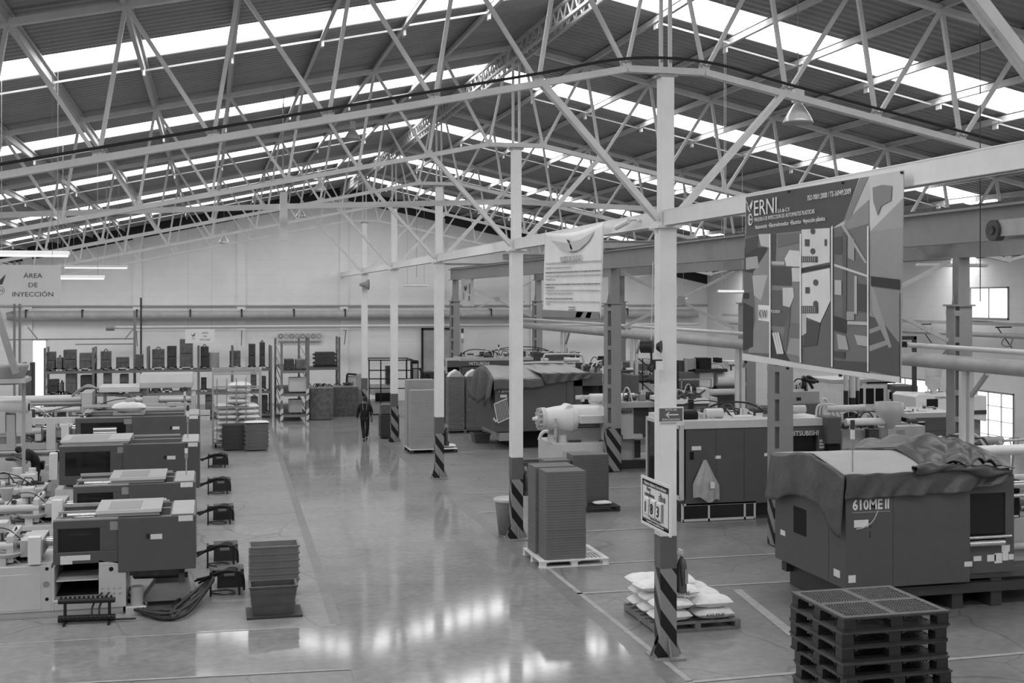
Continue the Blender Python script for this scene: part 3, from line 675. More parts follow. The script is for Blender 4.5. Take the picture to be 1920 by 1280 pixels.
def clutter(parent, x0, x1, y0, y1, z, n, seed, s=1.0, hoses=4):
    r = random.Random(seed); bag = {0: MB(), 1: MB(), 2: MB(), 3: MB()}
    for k in range(n):
        x = r.uniform(x0,x1); y = r.uniform(y0,y1); w = r.uniform(.03,.16)*s; d = r.uniform(.03,.14)*s; h = r.uniform(.03,.2)*s; b = bag[r.randrange(4)]; t = r.random()
        if t < .4: b.box(x,y,z,x+w,y+d,z+h)
        elif t < .7: b.cyl((x,y,z+h*.5),(x+w*2.2,y,z+h*.5),h*.35,n=10)
        elif t < .85: b.cyl((x,y,z),(x,y,z+h*1.3),w*.3,n=10)
        else: b.box(x,y,z,x+w*3,y+d*.4,z+h*.35)
    for nm, k, m in (('fitting',0,M_cream),('fitting',1,M_iron),('fitting',2,M_mid),('fitting',3,M_darker)):
        if bag[k].v: obj(nm, bag[k], m, parent)['kind'] = 'stuff'
    for k in range(hoses):
        p = V(r.uniform(x0,x1), r.uniform(y0,y1), z); q = V(r.uniform(x0,x1), r.uniform(y0,y1), z); m = p.lerp(q,.5)+V(0,0,r.uniform(.15,.35)*s)
        obj('hose', MB().tube([p,p.lerp(m,.5)+V(0,0,.1*s),m,m.lerp(q,.5)+V(0,0,.08*s),q],r.uniform(.01,.022)*s,6), (M_black,M_iron,M_cream)[r.randrange(3)], parent)
# ================= LEFT SIDE: ROW OF INJECTION MACHINES =================
def lid_shape(mb, x0, x1, y0, y1, z0, z1):
    mb.prism([(y0,z0),(y1,z0+.0),(y1,z1),(y0+.04,z1)], 'x', x0, x1); return mb
def left_machine(name, label, X, Y, L, dep, zt, zb, win, lid, base_x, big=False, mirror=False):
    """right end at X, front face at Y, L long, top zt, guard bottom zb; win and lid are x ranges measured from the right end"""
    t = thing(name, label, 'machine', (X,Y,0), 0, 'injection molding machines')
    half = -L*.55
    g = MB(); wx0, wx1, wz0, wz1 = win
    g.box(-L,0,wz1,half,.04,zt).box(-L,0,zb+.06,half,.04,wz0).box(-L,0,wz0,wx0,.04,wz1).box(wx1,0,wz0,half,.04,wz1)
    g.box(-L,dep-.04,zb,half,dep,zt).box(-L,0,zt-.03,-L+.05,dep,zt-.01)
    obj('sliding_guard', g, M_dark, t, bev=.01)
    r = MB().box(half,-.035,zb-.12,0,dep,zt+.02); obj('clamp_guard', r, M_dark, t, bev=.012)
    obj('window_glass', MB().box(wx0,.01,wz0,wx1,.02,wz1), M_glass, t, label='dark tinted guard window')
    ins = MB().box(wx0-.1,.4,zb,wx0+.12,dep-.3,wz1).box(wx1-.2,.4,zb,wx1+.05,dep-.3,wz1)
    for z in (wz0+.12, wz1-.12): ins.cyl((wx0,.6,z),(wx1,.6,z),.035)
    obj('mold_and_tie_bars', ins, M_iron2, t)
    obj('top_rail', MB().box(-L,.0,zt,half,.05,zt+.03).box(-L,dep-.05,zt,-.5,dep,zt+.06).box(-L,dep*.5,zt,-.45,dep*.5+.05,zt+.04), M_steelp, t)
    obj('well_shade', MB().box(lid[1]+.02,.12,zt+.02,-.45,dep-.12,zt+.024) if lid[1] < -.7 else MB().box(half,.12,zt+.02,-.45,dep-.12,zt+.024), M_blk, t)  # flat black sheet stands in for the shaded interior of an open top
    tb = MB()
    for y in (.3, dep-.3): tb.cyl((-L+.1,y,zt-.12),(-.4,y,zt-.12),.045)
    tb.box(-L+.2,.2,zt-.4,-.4,dep-.2,zt-.3,0)
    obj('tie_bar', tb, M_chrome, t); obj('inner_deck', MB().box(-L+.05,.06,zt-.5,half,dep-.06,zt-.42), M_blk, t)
    top = MB(); lx0, lx1 = lid; lid_shape(top, lx0, lx1, .05, dep*.86, zt+.09, zt+.14); top.box(lx0+.03,.08,zt+.03,lx1-.03,.12,zt+.09).box(lx0+.03,dep*.8,zt+.03,lx1-.03,dep*.84,zt+.09)
    obj('lid', top, M_lid, t, label='pale grey top lid')
    obj('lid_panel', MB().box(lx0+.2,.2,zt+.14,lx0+(lx1-lx0)*.68,dep*.7,zt+.144), gm('lid inset', 124, .5), t)
    obj('end_cap', MB().box(-.42,.02,zt+.02,-.03,dep-.04,zt+.05), M_lid, t, bev=.01)
    sticker(t, -L+.95 if not big else -L+1.35, -.001 if not big else -.001, zt-.19, .3, .15, M_mid, label='grey name plate')
    sticker(t, -.3,-.036,zt-.08,.25,.1); sticker(t,-.78,-.036,zt-.38,.2,.09)
    obj('handle', MB().box(-.85,-.06,zt-.36,-.8,-.035,zt-.28), M_black, t)
    return t
# --- nearest machine, with its white base ---
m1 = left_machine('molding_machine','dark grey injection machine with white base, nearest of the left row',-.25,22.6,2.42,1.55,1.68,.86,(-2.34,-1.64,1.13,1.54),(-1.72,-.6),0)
b = MB().box(-6.2,.0,.12,-2.45,1.5,.92)
b.box(-2.45,.0,.12,-2.40,1.5,.86).box(-1.66,.0,.12,-1.2,1.5,.86).box(-2.40,.0,.12,-1.66,1.5,.3).box(-2.40,1.4,.3,-1.66,1.5,.86)
b.prism([(-1.66,.86),(-1.66,.98),(-1.45,.92),(-1.2,.86)],'y',.0,.03)
obj('base', b, M_cream, m1, bev=.01)
obj('base_bay', MB().box(-2.40,.3,.3,-1.66,1.4,.32).box(-2.40,1.3,.3,-1.66,1.4,.86), M_blk, m1, label='dark open parts bay')
obj('chute_lip', MB().box(-2.42,-.02,.27,-1.64,.02,.295).box(-2.38,.1,.6,-1.68,.9,.62), M_white, m1)
obj('base_panel', MB().box(-5.0,-.012,.16,-2.62,0,.78), M_cream, m1, bev=.004)
obj('base_plinth', MB().box(-6.2,.04,.0,-1.25,1.45,.12), M_pale, m1)
obj('port', MB().cyl((-1.45,-.005,.8),(-1.45,0,.8),.04).cyl((-2.52,-.005,.86),(-2.52,0,.86),.03).cyl((-2.52,-.005,.33),(-2.52,0,.33),.03), M_blk, m1)
obj('level_gauge', MB().cyl((-2.53,-.03,.6),(-2.53,0,.6),.05), M_mid, m1)
sticker(m1,-2.3,-.001,.98,.5,.09,label='white instruction sticker'); sticker(m1,-2.3,-.002,.92,.2,.12)
for i in range(4):
    for j in range(2): obj('coupling', MB().cyl((-1.6+.1*i,-.02,.46-.09*j),(-1.6+.1*i,0,.46-.09*j),.012), M_mid, m1)
und = MB().box(-1.15,.2,.62,-.2,1.2,.7).cyl((-1.1,.3,.6),(-.25,.3,.6),.04).cyl((-1.1,.6,.52),(-.15,.6,.5),.05).box(-.3,.2,.45,-.2,.35,.7)
obj('clamp_frame', und, M_iron, m1)
obj('pump_motor', MB().cyl((-1.02,.1,.12),(-1.02,.1,.45),.11), M_steelp, m1); obj('pump_bracket', MB().box(-1.2,-.1,.0,-.85,.25,.12), M_cream, m1)
cs = MB(); cs.prism([(-.95,.1),(-.72,.42),(-.15,.42),(-.1,.1)],'y',.35,1.1); obj('drop_chute', cs, M_mid, m1)
# --- injection ends, left of the guards ---
def injection_end(t, x, dep, z, s=1.0):
    a = MB().box(x-.5*s,.25,z-.42,x-.12,dep-.3,z-.12).box(x-2.6*s,.15,z-.75,x-.3*s,dep-.2,z-.55)
    obj('injection_carriage', a, M_pale, t, bev=.015)
    obj('barrel', MB().cyl((x+.1,dep/2,z-.25),(x-2.0*s,dep/2,z-.25),.085*s), M_chrome, t)
    obj('barrel_cover', MB().cyl((x-.9*s,dep/2,z-.25),(x-1.7*s,dep/2,z-.25),.16*s), M_white, t)
    obj('hydraulic_cylinder', MB().cyl((x-.6*s,.25,z-.2),(x-2.4*s,.25,z-.2),.07*s).cyl((x-.6*s,dep-.25,z-.2),(x-2.4*s,dep-.25,z-.2),.07*s).cyl((x-1.6*s,.25,z-.2),(x-1.75*s,.25,z-.2),.1*s), M_cream, t)
    obj('injection_head', MB().box(x-2.0*s,.2,z-.48,x-1.8*s,dep-.25,z-.05), M_cream, t, bev=.02); obj('injection_head', MB().box(x-.72*s,.2,z-.5,x-.6*s,dep-.25,z-.02), M_cream, t, bev=.02)
    clutter(t, x-2.4*s, x-.3, .1, dep-.2, z-.55, 46, int(abs(x)*100), 1.0, 6); clutter(t, x-1.7*s, x-.3, .2, dep-.3, z-.15, 14, int(abs(x)*77), .8, 3)
    obj('control_box', MB().box(x-.33,-.05,z-.5,x-.12,.12,z-.02), M_white, t, bev=.01)
    obj('throat', MB().cyl((x-1.3*s,dep/2,z-.15),(x-1.3*s,dep/2,z+.15),.08,.14), M_steelp, t)
    h = MB()
    for k in range(5):
        r = random.Random(k+int(x*10)); p = V(x-.5-r.uniform(0,.9)*s, r.uniform(.1,dep-.2), z-.4)
        h.tube([p, p+V(-.2,.05,.25), p+V(-.5*s,-.05,.3), p+V(-.8*s,.0,.0)], .014, 6)
    obj('hydraulic_hose', h, M_black, t)
injection_end(m1, -2.5, 1.5, 1.45)
obj('hopper_magazine', MB().box(-3.5,.5,1.42,-3.25,.8,1.62), M_cream, m1, bev=.02); obj('tray', MB().cyl((-3.25,.35,1.05),(-3.25,.35,1.12),.25,.32), M_pale, m1)
# second, same model
m2 = copy_tree(m1); m2.location = (-.3,26.3,.05); m2['label'] = 'dark grey injection machine, second of the left row, its lid seen above the nearest one'
# third, larger
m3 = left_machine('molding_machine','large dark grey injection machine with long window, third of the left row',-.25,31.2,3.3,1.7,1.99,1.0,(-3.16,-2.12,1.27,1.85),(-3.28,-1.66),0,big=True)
obj('base', MB().box(-3.4,.05,0,-1.3,1.6,.95).box(-1.3,.4,0,-.3,1.3,.6), M_cream, m3, bev=.01); obj('control_box', MB().box(-3.52,-.05,1.2,-3.33,.15,1.85), M_white, m3, bev=.02); clutter(m3,-3.5,-3.36,.1,1.5,1.5,6,3)
# fourth
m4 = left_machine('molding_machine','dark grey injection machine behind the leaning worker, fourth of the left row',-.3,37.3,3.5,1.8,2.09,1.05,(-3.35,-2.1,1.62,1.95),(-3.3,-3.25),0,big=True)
obj('base', MB().box(-8,.05,0,-1.3,1.7,1.0).box(-1.3,.4,0,-.3,1.3,.6), M_cream, m4, bev=.01)
injection_end(m4,-3.55,1.7,1.95,1.5)
obj('cylinder', MB().cyl((-3.0,-.02,1.76),(-2.35,-.02,1.76),.07).cyl((-3.0,-.02,1.66),(-2.35,-.02,1.66),.04), M_chrome, m4)
obj('roof_bar', MB().box(-5.1,.1,1.95,-3.4,.3,2.12).box(-5.1,.1,1.2,-4.9,.3,1.95).box(-4.3,.1,1.2,-4.05,.3,1.95), M_cream, m4)
# fifth: pale machine with big cover
m5 = thing('molding_machine','pale grey injection machine with a raised box cover, fifth of the left row','machine',(-.35,44,0),0,'injection molding machines')
obj('base', MB().box(-8,.0,0,-.1,1.9,1.35), M_dark, m5, bev=.02)
obj('bed', MB().box(-3.9,.0,1.35,-.1,1.9,1.5).box(-3.9,.05,1.82,-.2,.15,1.92).box(-3.9,1.7,1.5,-3.7,1.9,2.1).box(-.3,0,1.5,-.15,1.9,2.2), M_pale, m5, bev=.01)
obj('machine_gap', MB().box(-3.6,.3,1.5,-.4,1.5,1.65), M_iron2, m5)
obj('box_cover', MB().prism([(.5,2.42),(2.1,2.42),(2.1,2.9),(.9,2.9),(.5,2.62)],'x',-2.05,-.25), M_pale, m5, bev=.02, label='raised pale box cover')
obj('long_cover', MB().box(-3.4,.5,2.3,-2.05,2.0,2.5), M_cream, m5, bev=.02)
obj('cover_post', MB().box(-2.0,1.0,1.5,-1.85,1.2,2.45).box(-.45,1.0,1.5,-.3,1.2,2.45).box(-3.3,1.0,1.5,-3.2,1.2,2.35), M_steelp, m5)
for a_, b_, y_, z_, r_ in ((-2.3,-.3,.6,2.02,.1),(-2.3,-.3,.3,1.72,.08),(-7.2,-4.0,.7,2.1,.13),(-7,-4,.4,1.75,.1),(-7,-4,1.2,1.9,.08)): obj('cylinder', MB().cyl((a_,y_,z_),(b_,y_,z_),r_), M_cream, m5)
clutter(m5,-7,-.4,.1,1.5,1.5,60,5,1.3,8); clutter(m5,-4.2,-.4,.1,1.0,1.75,22,6,1.0,3)
obj('injection_head', MB().box(-3.95,.2,1.5,-3.6,1.5,2.35).box(-2.5,.3,1.5,-2.2,1.3,2.1).box(-1.95,.35,1.75,-1.4,1.0,2.15), M_pale, m5, bev=.03)
obj('hose', MB().tube([(-4.3,.6,2.2),(-3.9,.5,2.5),(-3.5,.6,2.45),(-3.0,.8,2.2),(-2.4,.7,2.15)],.04).tube([(-4.2,.9,2.2),(-3.8,.9,2.55),(-3.3,.9,2.3),(-2.6,.9,2.2)],.035), M_mid, m5)
single('sack', sack(1.0,.5,.3,5), M_bag, 'white sack lying on top of the fourth machine of the left row', 'sack', loc=(-2.35,38.0,2.18))
single('sack_support', MB().box(-2.8,37.8,2.02,-1.9,38.3,2.18), M_steelp, 'low grey tray under the white sack on the fourth machine', 'tray')
# signal towers
for (x,y,z,h),l in (((-.55,31.9,1.99,.9),'thin signal tower on the third machine of the left row'),((-.75,38.3,2.1,.8),'thin signal tower on the fourth machine of the left row'),((-.5,27.2,1.78,.7),'thin signal tower on the second machine of the left row')):
    light_tower(x,y,z,h,l)
# ---------------- coupling manifolds on the floor at the machine ends ----------------
def manifold():
    t = thing('hose_manifold','x','manifold',(0,0,0),0,'black hose manifolds at the left row')
    f = MB()
    for x in (0,.42): f.bar((x,0,0),(x,0,.34),.03); f.bar((x,.3,0),(x,.3,.34),.03); f.bar((x,0,.34),(x,.3,.34),.035); f.bar((x,0,.2),(x,.3,.2),.03)
    f.bar((0,.3,.3),(.42,.3,.3),.05); obj('frame', f, M_black, t)
    for k in range(4):
        y = .04+.08*k; obj('hose', MB().tube([(-.15-.03*k,y,.22-.04*(k%2)),(.08,y,.34-.03*k),(.30,y,.36),(.47,y,.27),(.49,y,.06)],.017), M_black, t)
    obj('coil', MB().tube([(.0,.1,.03),(.2,-.05,.03),(.35,.05,.03),(.25,.25,.03),(0,.2,.03)],.014), M_darker, t)
    obj('manifold_box', MB().box(.1,.5,0,.5,.85,.28), M_darker, t); sticker(t,.2,.499,.18,.16,.05,M_mid)
    return t
mf = manifold(); first = True
mf.scale = (1.25,1.25,1.25)
for (u,v),l in (((395,1118),'black hose manifold stand on the floor at the end of the nearest left machine'),((372,1066),'black hose manifold beside the second left machine'),((375,985),'black hose manifold between second and third left machine'),((378,928),'black hose manifold at the end of the third left machine'),((376,878),'black hose manifold at the end of the fourth left machine')):
    x, y = gnd(u, v); x = max(x, -.05)
    if first: mf.location = (x,y,0); mf['label'] = l; first = False
    else: dup(mf, (x,y,0), l)
hs = thing('water_hoses','bundle of thick dark hoses curling on the floor in front of the nearest left machine','hose',(0,0,0))
p0 = V(*gnd(290,1140),.1); 
for k in range(6):
    a = V(*gnd(205+8*k,1142-4*k),.05+.03*k); 
    pts = [a, V(*gnd(250+6*k,1150),.08), V(*gnd(300+5*k,1164-5*(k%3)),.05+.03*(k%3)), V(*gnd(345-4*k,1160-8*(k%4)),.06+.04*(k%2)), V(*gnd(378+3*k,1135-5*k),.16+.02*k), V(*gnd(400,1122-4*k),.34)]
    obj('hose', MB().tube(pts, .034 if k % 2 else .028, 8), M_darker if k % 3 else M_black, hs)
for k in range(2):
    x = -1.0+.0*k
    obj('drop_hose', MB().tube([(-1.85+.12*k,22.56,.4),(-1.95+.12*k,22.4,.3),(-2.0+.12*k,22.35,.15),(-1.9+.12*k,22.1,.06),(-1.3+.05*k,22.0,.05)],.016), M_black, hs)
rk = thing('pipe_rack','low black floor rack of couplings in front of the white machine base','rack',(0,0,0))
ra = V(*gnd(108,1172),0); rb = V(*gnd(215,1168),0)
f = MB()
for z,r in ((.38,.045),(.08,.06)): f.cyl(ra+V(0,.1,z), rb+V(0,.1,z), r)
for q in (.12,.9): p = ra.lerp(rb,q); f.bar(p+V(0,.1,0),p+V(0,.1,.4),.05); f.bar(p+V(0,-.12,0.02),p+V(0,.25,.02),.04)
obj('frame', f, M_black, rk)
for q in range(12):
    p = ra.lerp(rb,.05+q*.08); obj('coupling', MB().cyl(p+V(0,.1,.42),p+V(0,.1,.46),.02).cyl(p+V(0,.04,.1),p+V(0,-.0,.1),.025), M_black, rk)
# ---------------- crates near the aisle ----------------
cm = [MB(), None]
st = thing('crate','x','crate',(0,0,0),0,'nested crates beside the aisle')
obj('body', crate(.9,.55,.32,ribs=1,rim=.02), M_crate, st)
names = ['bottom','fifth from the top','fourth from the top','third from the top','second from the top','topmost']
for i in range(6):
    l = 'grey plastic crate in the tall nested stack beside the aisle, %s' % names[i]
    loc = (.72,23.15,.005+i*.125)
    if i == 0: st.location = loc; st['label'] = l
    else: dup(st, loc, l)
t = thing('crate','dark open plastic crate standing in front of the nested crate stack','crate',(.68,21.72,.04))
obj('body', crate(.80,.5,.5,ribs=2,rim=.025), M_crated, t); single('plastic_pallet', MB().box(.62,21.6,0,1.58,22.35,.04), M_darker, 'flat dark base board under the front crate', 'board')
# dark crate stacks near the cage
def crate_stack(x,y,w,d,n,hh,m,l0,grp):
    for i in range(n):
        single('crate', crate(w,d,hh,ribs=1,rim=.02), m, '%s, %s' % (l0, ['bottom','second from the floor','third from the floor','fourth from the floor','fifth from the floor','sixth from the floor','topmost'][i if i < n-1 else 6]), 'crate', grp, loc=(x,y,.05+i*(hh*.98+.004)))
crate_stack(.42,45.6,.82,.6,6,.15,M_crated,'dark flat crate in the stack under the white sack cage','crate stacks by the cage')
crate_stack(1.22,45.3,.86,.6,6,.155,M_crate,'grey flat crate in the stack right of the cage','crate stacks by the cage')
single('plastic_wrap', sack(.9,.6,.1,8), M_bag, 'white plastic sheet on the crate stack right of the cage', 'plastic sheet', loc=(1.65,45.6,.05+6*.157))
# cage trolley with white sacks
cg = thing('cage_trolley','tall grey tube cage trolley filled with white sacks','trolley',(.1,46.6,0))
f = MB()
for x in (0,1.75):
    for y in (0,1.1): f.bar((x,y,.1),(x,y,2.95),.06)
for z in (.2,2.9,2.75,2.2):
    f.bar((0,0,z),(1.75,0,z),.05); f.bar((0,1.1,z),(1.75,1.1,z),.05); f.bar((0,0,z),(0,1.1,z),.05); f.bar((1.75,0,z),(1.75,1.1,z),.05)
f.box(0,0,.15,1.75,1.1,.2)
obj('frame', f, M_steelp, cg)
w = MB()
for i in range(1,5): w.bar((1.75*i/5-.2,-.01,.2),(1.75*i/5-.2,-.01,2.6),.03)
for i in range(1,5): w.bar((0,-.01,.2+i*.45),(1.3,-.01,.2+i*.45),.03)
obj('wire_mesh', w, M_mid, cg)
for x in (.1,1.65):
    for y in (.1,1.0): obj('caster', MB().cyl((x-.03,y,.06),(x+.03,y,.06),.06), M_black, cg)
n = 0
for z in range(11):
    for j in range(2 if z < 7 else 1):
        if z in (7,8) or z < 7 or z > 8:
            x = .5+.8*j+random.uniform(-.04,.04) if z < 7 else .95+random.uniform(-.05,.05)
            o = bpy.data.objects.new('sack', sk0[n % 4]); COL.objects.link(o); o.location = (.1+x,47.1+random.uniform(-.03,.03),.21+z*.2); o.rotation_euler = (0,0,random.uniform(-.1,.1))
            if z < 7: o.scale = (1.12,2.1,1.15)
            else: o.scale = (1.2,2.0,1.15)
            tag(o, 'white sack inside the cage trolley, %s' % (('%s layer from the floor, %s' % (ORD[z], 'left' if j == 0 else 'right')) if z < 7 else '%s layer of the narrow top pile' % ORD[z-7]), 'sack', 'white sacks in the cage trolley'); n += 1
# ---------------- control panels, dryers and hoppers at the far left ----------------
dr = thing('material_dryer','pale vertical injection head with round flanged pipe at the left edge','machine',(0,0,0))
Yd = 34.2
def bY(mb, u0, v0, u1, v1, Y, d=.4, mi=0):
    a = onY(u0, v0, Y); c = onY(u1, v1, Y); return mb.box(a[0], Y, c[1], c[0], Y+d, a[1], mi)
obj('panel', bY(MB(),12,778,28,838,Yd,.2), M_pale, dr, bev=.01); obj('panel', bY(MB(),30,773,43,812,Yd,.2), M_cream, dr, bev=.01); obj('panel', bY(MB(),44,772,58,811,Yd,.2), M_cream, dr, bev=.01)
obj('panel', bY(MB(),-10,772,10,812,Yd,.3), M_cream, dr, bev=.01)
c0 = V(*onY(22,764,Yd)[:1],Yd,onY(22,764,Yd)[1]); obj('flanged_pipe', MB().cyl(c0+V(-.4,.3,0),c0+V(.35,.1,0),.2).cyl(c0+V(.3,.1,0),c0+V(.42,.08,0),.17).cyl(c0+V(-1.2,.3,-.05),c0+V(-.4,.3,-.05),.1), M_cream, dr)
obj('flange_bore', MB().cyl(c0+V(.42,.08,0),c0+V(.43,.08,0),.11), M_blk, dr)
zb = onY(20,838,Yd)[1]
obj('stand', MB().box(-6.9,Yd+.1,0,-6.3,Yd+.6,zb+.05).box(-6.9,Yd+.3,zb+.05,-4.9,Yd+.5,zb+.25), M_mid, dr)
hp = thing('hopper_frame','grey hopper bowl on a slanted steel frame at the left edge','hopper',(0,0,0))
Yh = 33.0; a = onY(0,600,Yh); b2 = onY(30,700,Yh)
obj('bowl', MB().lathe((onY(8,700,Yh)[0],Yh+.6,onY(8,716,Yh)[1]),[(.25,-.1),(.42,.12),(.5,.35),(.5,.42),(.46,.42)]), M_mid, hp)
obj('slanted_leg', MB().bar((a[0]-.1,Yh,a[1]+.3),(b2[0],Yh,b2[1]),.1,.16), M_mid, hp)
xx = onY(8,700,Yh)[0]
obj('stand', MB().bar((xx-.3,Yh+.6,0),(xx-.3,Yh+.6,a[1]+.4),.12).bar((xx+.35,Yh+.8,0),(xx+.35,Yh+.8,b2[1]-.2),.08).box(xx-.4,Yh,b2[1]-.25,xx+.5,Yh+1.1,b2[1]-.15), M_steelp, hp)
cab = thing('control_cabinet','dark tall control cabinet standing left of the bright back opening','cabinet',(0,0,0))
Yc = 48.0; m = MB(); a = onY(40,680,Yc); c = onY(62,740,Yc); obj('body', MB().box(a[0],Yc,0,c[0],Yc+.6,a[1]), M_darker, cab, bev=.02)
obj('door', MB().box(a[0]+.05,Yc-.02,.3,c[0]-.05,Yc,a[1]-.1), M_dark, cab); obj('gauge', bY(MB(),50,676,56,694,Yc-.04,.02), M_sticker, cab); obj('gauge', bY(MB(),48,704,54,716,Yc-.04,.02), M_sticker, cab)
# work table cluster at the leaning person
wt = thing('work_stand','pale low stand with jars and clamps in front of the leaning worker','stand',(0,0,0)); q = gnd(45,960); 
obj('block', MB().box(q[0]-.5,q[1]-.3,0,q[0]+.45,q[1]+.5,.72), M_cream, wt, bev=.03)
obj('block', MB().box(q[0]-.35,q[1]-.2,.72,q[0]+.3,q[1]+.3,1.02).cyl((q[0]-.15,q[1]-.1,1.0),(q[0]-.15,q[1]-.1,1.18),.13).cyl((q[0]+.2,q[1],1.0),(q[0]+.2,q[1],1.15),.1), M_white, wt, bev=.03)
obj('opening', MB().box(q[0]-.05,q[1]-.305,.4,q[0]+.1,q[1]-.3,.58), M_blk, wt)
obj('clamp', MB().cyl((q[0]-.9,q[1]-.6,.5),(q[0]+.6,q[1]-.7,.5),.06).box(q[0]-.2,q[1]-.75,0,q[0]+.2,q[1]-.45,.5), M_iron, wt)
jr = thing('drum','pale drum with a dark lid that the leaning worker rests on','drum',(*gnd(40,905),0)); jr.location=( -5.35,36.6,0)
obj('body', MB().lathe((0,0,0),[(0,0),(.25,0),(.26,.5),(.24,.55),(.26,.6),(.26,1.0),(.22,1.05),(0,1.05)]), M_pale, jr); obj('lid', MB().cyl((0,0,1.05),(0,0,1.09),.24), M_black, jr)

# loose parts trays and pipework left of the worker
lp = thing('parts_table','low cluttered work table with trays and fittings at the left edge, behind the nearest machine','table',(0,0,0)); q = gnd(10,985)
obj('top', MB().box(q[0]-1.2,q[1]-.2,.85,q[0]+.9,q[1]+.9,.9), M_cream, lp)
for a_, b_ in ((-1.1,-.1),(.8,-.1),(-1.1,.8),(.8,.8)): obj('leg', MB().box(q[0]+a_,q[1]+b_,0,q[0]+a_+.06,q[1]+b_+.06,.85), M_mid, lp)
clutter(lp,q[0]-1.1,q[0]+.8,q[1]-.1,q[1]+.7,.9,30,11,1.1,5)
lo2 = thing('swivel_arm','curved pipe loop and fittings beside the leaning worker','pipe loop',(-4.1,35.2,0)); obj('loop', MB().tube([(.0,0,.7),(.22,0,.55),(.3,0,.3),(.2,0,.1),(0,0,.03),(-.2,0,.1),(-.3,0,.3),(-.22,0,.55),(0,0,.7)],.03), M_iron, lo2); obj('stand', MB().box(-.1,-.05,0,.1,.05,.9).box(-.25,-.1,.9,.25,.15,1.05), M_steelp, lo2)
# ================= LARGE MACHINES ON THE RIGHT =================
def bx(parent, name, m, u0, v0, u1, v1, Y, d=.4, bev=0, label=None): return obj(name, bY(MB(),u0,v0,u1,v1,Y,d), m, parent, label=label, bev=bev)
def pt(u, v, Y): a = onY(u, v, Y); return V(a[0], Y, a[1])
def cylX(parent, name, m, u0, u1, v, Y, r, r2=None, dy=.4, label=None):
    a = pt(u0,v,Y); z = a.z; x1 = onY(u1,v,Y)[0]
    return obj(name, MB().cyl((a.x,Y+dy,z),(x1,Y+dy,z),r,r2), m, parent, label=label)
def fill_to_floor(parent, m, u0, u1, v, Y, d, name='base'):
    a = onY(u0,v,Y); b = onY(u1,v,Y); return obj(name, MB().box(a[0],Y+.05,0,b[0],Y+d,a[1]), m, parent)
def writing(parent, s, u0, u1, v, Y, m, sx=1.0, label=None, bold=.004):
    a = pt(u0,v,Y); b = pt(u1,v,Y); w = b.x-a.x
    o = lettering(s, 1.0, (0,0,0), FRONT, m, parent, ext=.004, label=label, bold=0)
    wid = max(q.co.x for q in o.data.vertices)-min(q.co.x for q in o.data.vertices); k = w/wid
    for q in o.data.vertices: q.co.x *= k; q.co.y *= k*sx
    o.location = ((a.x+b.x)/2, Y-.02, a.z); return o
IM = 'injection molding machines'
# --- machine with the clear bag, behind the near column ---
B = thing('molding_machine','dark grey injection machine with a clear bag hung on it, behind the near column','machine',(0,0,0),0,IM); Y = 28.4
bx(B,'guard_housing',M_dark,1286,797,1483,940,Y,2.5,.01); bx(B,'top_edge',M_cream,1283,790,1553,797,Y-.03,2.55)
bx(B,'clamp_housing',M_dark,1483,797,1550,815,Y,2.5); bx(B,'clamp_housing',M_dark,1533,815,1550,900,Y,2.5); bx(B,'clamp_housing',M_dark,1483,852,1533,935,Y,2.5)
bx(B,'window_glass',M_glass,1483,815,1533,852,Y+.1,.02,label='dark tinted window'); bx(B,'inner_press',M_iron,1488,818,1528,850,Y+.8,1)
for u in (1342,1395): bx(B,'panel_seam',M_darker,u,800,u+.7,938,Y-.004,.003)
for k in range(3): bx(B,'button_block',M_cream,1537,824+k*6,1546,828+k*6,Y-.03,.03)
a = pt(1283,797,Y); c = pt(1283,940,Y); xl = a.x
f = MB()
for y in (Y, Y+1.2, Y+2.4): f.box(xl-.12,y-.03,c.z+.05,xl-.02,y+.04,a.z)
f.box(xl-.12,Y,a.z-.1,xl-.02,Y+2.4,a.z).box(xl-.12,Y,c.z+.02,xl-.02,Y+2.4,c.z+.12)
obj('side_frame', f, M_cream, B, label='pale frame of the glazed end'); obj('side_glass', MB().box(xl-.08,Y,c.z+.1,xl-.07,Y+2.4,a.z-.1), M_glass, B)
f = MB(); p = pt(1280,945,Y); q = pt(1415,972,Y)
f.box(p.x,Y,p.z-.05,q.x,Y+.05,p.z).box(p.x,Y,q.z,q.x,Y+.05,q.z+.06)
for i in (0,.36,.86,1): x = p.x+(q.x-p.x)*i; f.box(x-.02,Y,q.z,x+.03,Y+.05,p.z)
obj('base_frame', f, M_cream, B); obj('base_glass', MB().box(p.x,Y+.02,q.z,q.x,Y+.03,p.z), M_glass, B); obj('skid', MB().box(p.x-.05,Y+.2,0,p.x+4,Y+2.3,q.z+.02).box(p.x,Y+.1,0,p.x+4.2,Y+2.4,.06).box(p.x+.2,Y+.3,q.z,p.x+4,Y+2.2,c.z+.02), M_darker, B)
sticker(B,pt(1297,844,Y).x,Y,pt(1297,844,Y).z,.25,.1); sticker(B,pt(1341,860,Y).x,Y,pt(1341,860,Y).z,.15,.08); sticker(B,pt(1433,855,Y).x,Y,pt(1433,855,Y).z,.08,.08)
bx(B,'control_panel',M_blk,1294,847,1301,861,Y-.02,.02)
writing(B,'MITSUBISHI',1480,1534,813,Y,M_sticker,1.1,label='white maker lettering')
bx(B,'end_guard',M_dark,1552,782,1578,832,Y-.3,.6,.03); bx(B,'end_guard_foot',M_blk,1553,833,1576,845,Y-.2,.4)
cylX(B,'motor',M_blk,1284,1320,783,Y,.13,dy=.5); cylX(B,'cylinder',M_cream,1340,1372,779,Y,.13,dy=.6); cylX(B,'cylinder_cap',M_cream,1386,1421,788,Y,.1,dy=.4)
